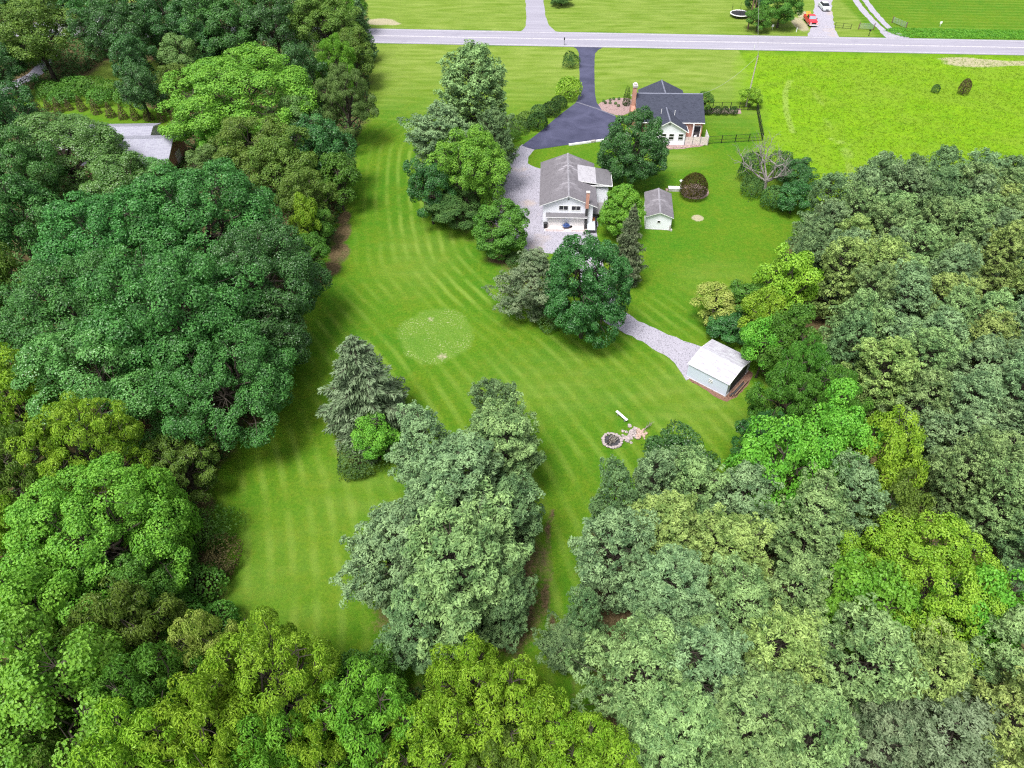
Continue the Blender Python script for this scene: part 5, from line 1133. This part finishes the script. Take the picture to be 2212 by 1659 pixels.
 ('pine', 1600, 1570, 220, 12.2, 'pine', 'pine_tree', 'green pine on the bottom edge right of the dark hollow'),
 ('pine', 1850, 1460, 230, 12.2, 'pine', 'pine_tree', 'wide pale green pine directly below the wide bright green crown'),
 ('pine', 1740, 1590, 200, 11.3, 'pine', 'pine_tree', 'grey green pine on the bottom edge below the palest yellow green pine'),
 ('pine', 1990, 1480, 180, 11.3, 'pinegold', 'pine_tree', 'yellow tinged pine right of the wide pale green pine'),
 ('pine', 2020, 1610, 210, 9.4, 'spruce', 'pine_tree', 'brownish sparse pine on the bottom edge'),
 ('pine', 1880, 1620, 180, 10.3, 'greyfir', 'pine_tree', 'dull grey pine on the bottom edge left of the brownish sparse pine'),
 ('pine', 2130, 1420, 190, 12.2, 'pine', 'pine_tree', 'green pine near the right edge below the wide bright green crown'),
 ('pine', 2170, 1570, 200, 12.2, 'pinegold', 'pine_tree', 'yellow green pine in the bottom right corner'),
 ('giant', 1990, 1270, 300, 13.1, 'yellow', 'broadleaf_tree', 'wide bright green crown among the pines at the lower right, main part'),
 ('broad', 1850, 1310, 170, 13, 'bright', 'broadleaf_tree', 'bright green side crown on the left of the wide bright green crown'),
 ('broad', 2110, 1340, 150, 13, 'bright', 'broadleaf_tree', 'bright green side crown on the right of the wide bright green crown'),
 ('broad', 1920, 1120, 110, 12, 'olive', 'broadleaf_tree', 'darker yellow green tree above the wide bright green crown'),
 # right lawn edge broadleaf trees
 ('broad', 1548, 655, 88, 6, 'pale', 'broadleaf_tree', 'pale yellow flowering small tree on the right side of the upper lawn'),
 ('broad', 1605, 655, 85, 6, 'mid', 'broadleaf_tree', 'small green tree right of the pale yellow flowering tree'),
 ('broad', 1575, 705, 80, 4, 'deep', 'broadleaf_tree', 'low dark tree above the white metal shed'),
 ('broad', 1695, 615, 110, 11, 'yellow', 'broadleaf_tree', 'yellow green crown at the left rim of the pine plantation, the highest of that rim'),
 ('broad', 1650, 690, 85, 10, 'yellow', 'broadleaf_tree', 'yellow green crown just below the highest rim crown of the plantation'),
 ('broad', 1655, 745, 90, 9, 'bright', 'broadleaf_tree', 'light green tree right above the white metal shed'),
 ('broad', 1705, 740, 90, 11, 'mid', 'broadleaf_tree', 'mid green tree between the plantation and the white metal shed'),
 ('feather', 1725, 825, 110, 12, 'mid', 'broadleaf_tree', 'feathery green tree right of the white metal shed'),
 ('feather', 1690, 880, 130, 12, 'mid', 'broadleaf_tree', 'dark feathery tree below right of the white metal shed'),
 ('feather', 1790, 900, 130, 13, 'mid', 'broadleaf_tree', 'green feathery tree between the shed corner and the plantation'),
 ('feather', 1650, 960, 110, 9, 'deep', 'broadleaf_tree', 'shaded green tree at the lawn corner below the white metal shed'),
 ('broad', 1660, 1030, 150, 14, 'bright', 'broadleaf_tree', 'bright green leafy tree at the lower right lawn corner'),
 ('broad', 1790, 985, 170, 15, 'bright', 'broadleaf_tree', 'bright green leafy tree above and right of the lawn corner one'),
 ('broad', 1895, 1010, 140, 15, 'yellow', 'broadleaf_tree', 'yellow green leafy tree reaching into the pines on the right'),
 # roadside far side
 ('broad', 1690, 15, 75, 8, 'mid', 'broadleaf_tree', 'leafy green tree across the road left of the red pickup'),
 ('broad', 1640, 40, 48, 5, 'mid', 'broadleaf_tree', 'small green tree across the road beside the brown poles'),
 ('broad', 1640, -5, 60, 7, 'deep', 'broadleaf_tree', 'dark tree on the top edge behind the trampoline'),
 ('broad', 1213, -4, 42, 3, 'yew', 'broadleaf_tree', 'dark round bush on the top edge right of the side road'),
]
for a in T:
    tree(*a[:8], bark='bark')
# plantation of pines on the right: rows, each tree on its own
PL = G2([(1712, 548), (1765, 505), (1830, 475), (1950, 465), (2080, 462), (2230, 475), (2400, 500), (2500, 900), (2700, 1500), (2500, 1750), (2260, 1600), (2190, 1330), (2060, 1180), (1900, 1130), (1960, 1020), (1800, 860), (1775, 780), (1740, 690), (1690, 650), (1685, 590)])
def inside(x, y, poly):
    c = False; n = len(poly)
    for i in range(n):
        x0, y0 = poly[i]; x1, y1 = poly[(i + 1) % n]
        if (y0 > y) != (y1 > y) and x < (x1 - x0) * (y - y0) / (y1 - y0) + x0: c = not c
    return c
prnd = random.Random(11)
gaps = [(2170, 610, 3.6), (2160, 660, 2.6), (1962, 705, 2.2), (1905, 745, 1.6), (2075, 745, 1.6), (1890, 850, 1.2)]
zones = [('along the meadow edge of the plantation', lambda d: d[1] < 490), ('by the dead bare tree and upper lawn', lambda d: d[0] < 1860 and d[1] < 640),
         ('near the dark openings at the right edge', lambda d: d[0] > 2060 and d[1] < 820), ('in the upper middle of the plantation', lambda d: d[1] < 640),
         ('behind the yellow green rim crowns', lambda d: d[0] < 1900 and d[1] < 820), ('in the middle of the plantation', lambda d: d[1] < 900), ('low in the plantation above the bright green crown', lambda d: True)]
names = {'pine': 'grey green', 'pineblue': 'blue green', 'pinegold': 'yellow tipped', 'pinedark': 'dark green'}
yy = 28.0; row = 0; PP = []
while yy < 125:
    xx = 15.0 + (row % 2) * 2.4
    while xx < 95:
        x = xx + prnd.uniform(-.9, .9); y = yy + prnd.uniform(-.8, .8)
        if inside(x, y, PL) and not any(math.hypot(x - G(a, b, 6).x, y - G(a, b, 6).y) < r for a, b, r in gaps):
            h = prnd.uniform(9.5, 12.5); zz = Vector((x, y, h * .5)); wd = depth(zz); d = (1106 + FPX * x / wd, 829.5 - FPX * (y * _sp + (h * .5 - CAM_H) * _cp) / wd)
            if d[0] < 2330 and d[1] < 1720:
                ck = prnd.choices(['pine', 'pineblue', 'pinegold', 'pinedark'], [5, 4, 2 if d[1] > 520 else .5, 3 if d[1] < 600 else 1])[0]
                zn = next(z for z, f in zones if f(d))
                plant_at('pine', x, y, prnd.uniform(2.7, 3.5), h, ck, 'pine_tree', names[ck] + ' pine ' + zn, 'tree', names[ck] + ' pines ' + zn, 'bark'); PP.append((d[0], LAST[0]))
        xx += 4.7
    yy += 4.1; row += 1
ORD = ['first', 'second', 'third', 'fourth', 'fifth', 'sixth', 'seventh', 'eighth', 'ninth', 'tenth', 'eleventh', 'twelfth', 'thirteenth', 'fourteenth', 'fifteenth', 'sixteenth', 'seventeenth', 'eighteenth', 'nineteenth', 'twentieth'] + ['twenty-' + s for s in ('first', 'second', 'third', 'fourth', 'fifth', 'sixth', 'seventh', 'eighth', 'ninth')]
byg = {}
for x, o in PP: byg.setdefault(o['group'], []).append((x, o))
for g_, L_ in byg.items():
    if len(L_) > 1:
        for k, (x, o) in enumerate(sorted(L_, key=lambda q: q[0])): o['label'] = o['label'] + ', ' + (ORD[k] + ' from the left' if k < len(L_) / 2 else ('rightmost' if k == len(L_) - 1 else ORD[len(L_) - 1 - k] + ' from the right'))
# shrubs
S = [
 ('shrub', 1148, 575, 50, 2.4, 'mid', 'shrub', 'green shrub on the lower rim of the gravel yard'),
 ('shrub', 1108, 560, 45, 1.6, 'yew', 'shrub', 'dark shrub beneath the lone small tree on the gravel rim'),
 ('shrub', 1190, 690, 60, 2.0, 'yew', 'shrub', 'dark shrub under the grey green evergreen on the lawn side'),
 ('broad', 808, 945, 84, 6, 'bright', 'shrub', 'vivid green bush growing in front of the drooping spruce'),
 ('shrub', 772, 1000, 95, 2.6, 'yew', 'shrub', 'dark round bush at the foot of the drooping spruce'),
 ('shrub', 850, 965, 60, 3.0, 'deep', 'shrub', 'dark green bush right of the vivid one by the spruce'),
 ('shrub', 1620, 365, 50, 4.5, 'yew', 'shrub', 'dark upright bush left of the bare dead tree'),
 ('shrub', 1628, 405, 50, 3.0, 'yew', 'shrub', 'dark bush below left of the bare dead tree'),
 ('clipped', 1673, 428, 58, 3.4, 'yew', 'shrub', 'round dark bush below the bare dead tree'),
 ('broad', 1722, 375, 78, 5, 'deep', 'shrub', 'wide dark bush right of the bare dead tree'),
 ('broad', 1718, 425, 70, 5, 'deep', 'shrub', 'green bush between the round dark bush and the plantation'),
 ('shrub', 1690, 355, 50, 4, 'yew', 'shrub', 'dark bush behind the bare dead tree'),
 ('shrub', 1233, 131, 36, 3.0, 'yew', 'shrub', 'large dark oval shrub beside the road end of the driveway'),
 ('clipped', 1228, 192, 58, 4.0, 'yellow', 'shrub', 'yellow green shrub on the left of the driveway'),
 ('clipped', 1208, 222, 36, 2.2, 'box', 'shrub', 'dark clipped shrub nearest the yellow green one on the driveway'),
 ('clipped', 1190, 236, 44, 2.4, 'box', 'shrub', 'second dark clipped shrub from the yellow green one on the driveway'),
 ('clipped', 1165, 240, 40, 2.0, 'yew', 'shrub', 'dark clipped shrub behind the hedge bend left of the driveway'),
 ('clipped', 1160, 262, 50, 2.6, 'box', 'shrub', 'large dark clipped shrub in the middle of the driveway hedge'),
 ('clipped', 1136, 255, 40, 2.2, 'olive', 'shrub', 'olive clipped shrub on the lawn side of the driveway hedge'),
 ('shrub', 1122, 272, 46, 1.8, 'yew', 'shrub', 'loose dark shrub near the lower end of the driveway hedge'),
 ('shrub', 1102, 292, 40, 1.8, 'mid', 'shrub', 'green shrub at the lower end of the driveway hedge by the pine'),
 ('column', 1355, 206, 17, 3.7, 'box', 'cone_shrub', 'slim dark cone shaped evergreen in the mulch bed by the chimney'),
 ('ball', 1500, 401, 60, 3.9, 'copper', 'round_bush', 'big clipped brown ball bush on the upper lawn'),
 ('clipped', 2022, 192, 18, 1.6, 'yew', 'shrub', 'smaller dark bush alone in the meadow'),
 ('clipped', 2084, 189, 24, 3.0, 'brushy', 'shrub', 'taller brownish bush alone in the meadow'),
 ('shrub', 1555, 700, 50, 2.2, 'brushy', 'shrub', 'brownish scrub left below the pale yellow flowering tree'),
 ('shrub', 1620, 720, 70, 2.5, 'deep', 'shrub', 'dark bush right behind the white metal shed'),
 ('shrub', 1700, 800, 70, 2.5, 'deep', 'shrub', 'dark bush right of the white metal shed'),
 ('shrub', 455, 1150, 100, 3.0, 'mid', 'shrub', 'dark brush at the left lawn edge above the twiggy pile'),
 ('shrub', 475, 1215, 80, 2.4, 'brushy', 'shrub', 'twiggy brownish brush jutting into the lower lawn'),
 ('shrub', 430, 1260, 110, 3.0, 'mid', 'shrub', 'dark shaded brush below the twiggy brown brush'),
 ('shrub', 470, 1340, 110, 3.0, 'mid', 'shrub', 'dark shaded brush at the bottom left lawn corner'),
 ('shrub', 400, 1340, 110, 3.5, 'mid', 'shrub', 'dark green brush left of the bottom left lawn corner'),
 ('shrub', 380, 1210, 110, 4.0, 'mid', 'shrub', 'dark green brush right under the largest bright green crown'),
 ('shrub', 560, 850, 90, 3.0, 'yew', 'shrub', 'dark brush under the right side of the giant dome'),
 ('shrub', 420, 935, 110, 4.0, 'yew', 'shrub', 'dark brush in the hollow under the giant dome'),
]
for a in S: tree(*a[:8], cat='bush')
for k, (x, y) in enumerate([(110, 195), (150, 200), (195, 188), (235, 195), (275, 205), (130, 210), (215, 212), (170, 182)]):
    tree('shrub', x, y, 62, 2.6, 'mid', 'shrub', 'bright green thicket shrub behind the young brown evergreens, ' + ['third', 'fifth', 'seventh', 'eighth', 'rightmost', 'fourth and lowest', 'lower of the right', 'second'][k] + ' from the left' * (k not in (4, 6)), 'bush', 'thicket behind the evergreen row')
nth = ['first', 'second', 'third', 'fourth', 'fifth', 'sixth', 'seventh', 'eighth', 'ninth', 'tenth', 'eleventh', 'twelfth']
for k, (x, y) in enumerate([(75, 225), (101, 226), (122, 227), (146, 226), (172, 223), (203, 230), (235, 237), (262, 241), (288, 242), (317, 244), (346, 247), (376, 249)]):
    tree('cone', x, y, 21 if k not in (1, 3) else 17, 3.0 if k not in (1, 3) else 2.2, 'brushy', 'young_evergreen', nth[k] + ' young brown evergreen from the left in the row above the metal roofs', 'bush', 'row of young brown evergreens')
for k, x in enumerate([1530, 1549, 1566, 1585]):
    tree('clipped', x, 239.5, 19, 1.5, 'box', 'boxwood', nth[k] + ' clipped boxwood from the house in the row along the fence', 'bush', 'boxwood row beside the house')
for k, (x, y, l) in enumerate([(1304, 218, 'left front'), (1308, 222, 'second left'), (1318, 215, 'top left'), (1326, 213, 'top middle'), (1337, 213, 'top right'), (1318, 222, 'centre'), (1330, 223, 'right'), (1336, 228, 'lower right')]):
    tree('clipped', x, y, 6.5, .5, 'yew' if k % 3 else 'mid', 'bedding_plant', 'small plant, ' + l + ' one in the round mulch bed by the driveway', 'plant', 'small plants in the round mulch bed')

# dead bare tree
def dead_tree():
    rng = np.random.default_rng(4); segs = []
    def grow(p, d, L, r, lv):
        n = 4; pts = [p]
        for i in range(n):
            d2 = unit(d + rng.normal(size=3) * .16 + np.array([0, 0, .03 if lv else .0])); pts.append(pts[-1] + d2 * L / n); d = d2
        for i in range(n): segs.append((pts[i], pts[i + 1], r * (1 - .13 * i), r * (1 - .13 * (i + 1))))
        if lv >= 5: return
        for k in range(3 if lv < 4 else 2):
            dd = unit(d + rng.normal(size=3) * (.62 if lv else .75) + np.array([0, 0, .12])); q = pts[-1] if k < 2 else pts[2]
            grow(q, dd, L * rng.uniform(.62, .85), r * .52 * rng.uniform(.8, 1.1), lv + 1)
    for az, el, L in ((.6, .9, 2.4), (2.4, .75, 2.6), (3.3, .5, 2.4), (4.6, .8, 1.8), (5.6, .7, 2.2), (1.5, 1.0, 2.6)):
        grow(np.array([0, 0, 1.2]), np.array([math.cos(az) * math.cos(el), math.sin(az) * math.cos(el), math.sin(el)]), L, .20, 1)
    segs.extend(limb((0, 0, -.1), (0, 0, 1.3), .42, .3, rng, 3, .03)); return tubes_np(segs, 5)
P = G(1650, 408); tv, tf = dead_tree()
o = bpy.data.objects.new('dead_tree', np_mesh('dead_tree', tv, tf, simple('dead_wood', (.22, .205, .19), .9, .1, .3, 3), True)); col.objects.link(o); o.location = (P.x, P.y, 0); o.scale = (1.15, 1.15, 1.1); props(o, 'bare dead grey tree with spreading branches among dark bushes on the upper lawn', 'tree')
# fallen dead branches
def dead_branch(x, y, z, s, rz, label, seed):
    rng = np.random.default_rng(seed); segs = limb((0, 0, .1), (s, 0, .5), .06, .03, rng, 4, .1)
    for k in range(8): t = rng.uniform(.2, 1); a = rng.uniform(-1.2, 1.2); segs += limb((s * t, 0, .1 + .4 * t), (s * t + math.cos(a) * s * .5, math.sin(a) * s * .5, .3 + rng.uniform(0, .6)), .025, .012, rng, 3, .1)
    tv, tf = tubes_np(segs, 4); o = bpy.data.objects.new('dead_branch', np_mesh('dead_branch', tv, tf, M['barkpale'])); col.objects.link(o); P = G(x, y, z); o.location = P; o.rotation_euler = (0, 0, rz); props(o, label, 'branch')
dead_branch(1392, 929, 0, .9, .6, 'short pale branch lying on the lawn behind the stone pile', 1)

# ground cover: weeds under the woods, rough tussocks in the meadow and beyond the road
def cover(name, polys, n, L, W, colr, hmax, label, seed, avoid=None, edge=0):
    rng = np.random.default_rng(seed); pts = []
    for pl in polys:
        xs = [p[0] for p in pl]; ys = [p[1] for p in pl]; x = rng.uniform(max(min(xs), -110), min(max(xs), 120), n * 3); y = rng.uniform(max(min(ys), 12), min(max(ys), 190), n * 3)
        m, s = poly_mask(x, y, pl, 1.0); kk = s > .3 + rng.random(len(s)) ** 2 * edge; x, y = x[kk], y[kk]; pts.append(np.stack([x, y], -1)[:n])
    P = np.concatenate(pts); k = 5; P = np.repeat(P, k, 0) + rng.normal(size=(len(P) * k, 2)) * L * .7; m = len(P)
    if avoid:
        for pl in avoid: _, s = poly_mask(P[:, 0], P[:, 1], pl, 1); P = P[s < -.4]
        m = len(P)
    C = np.concatenate([P, rng.uniform(.02, hmax, (m, 1))], 1); N = unit(rng.normal(size=(m, 3)) * .55 + np.array([0, 0, .9])); V = leaves(C, N, L, W, rng)
    V[:, 2] = np.maximum(V[:, 2], .01); me = leafmesh(name, V, LF[colr]); o = bpy.data.objects.new(name, me); col.objects.link(o); props(o, label, 'plants', None, 'stuff')
cover('undergrowth', woods[:1], 42000, .38, .26, 'yew', .7, 'dark low undergrowth on the floor of the left wood', 1, [lawnL, lawnL2, G2([(-20, 190), (80, 145), (95, 165), (0, 215)])])
cover('meadow_grass', [meadow], 15000, .20, .07, 'meadow', .20, 'bright yellow green rough meadow grass right of the house', 2, None, 9)
verge = G2([(1905, 66), (1925, 60), (2400, 70), (2400, 88), (1950, 82)])
cover('verge_grass', [verge], 2600, .3, .10, 'bright', .28, 'tall grass bank along the far side of the road on the right', 3)
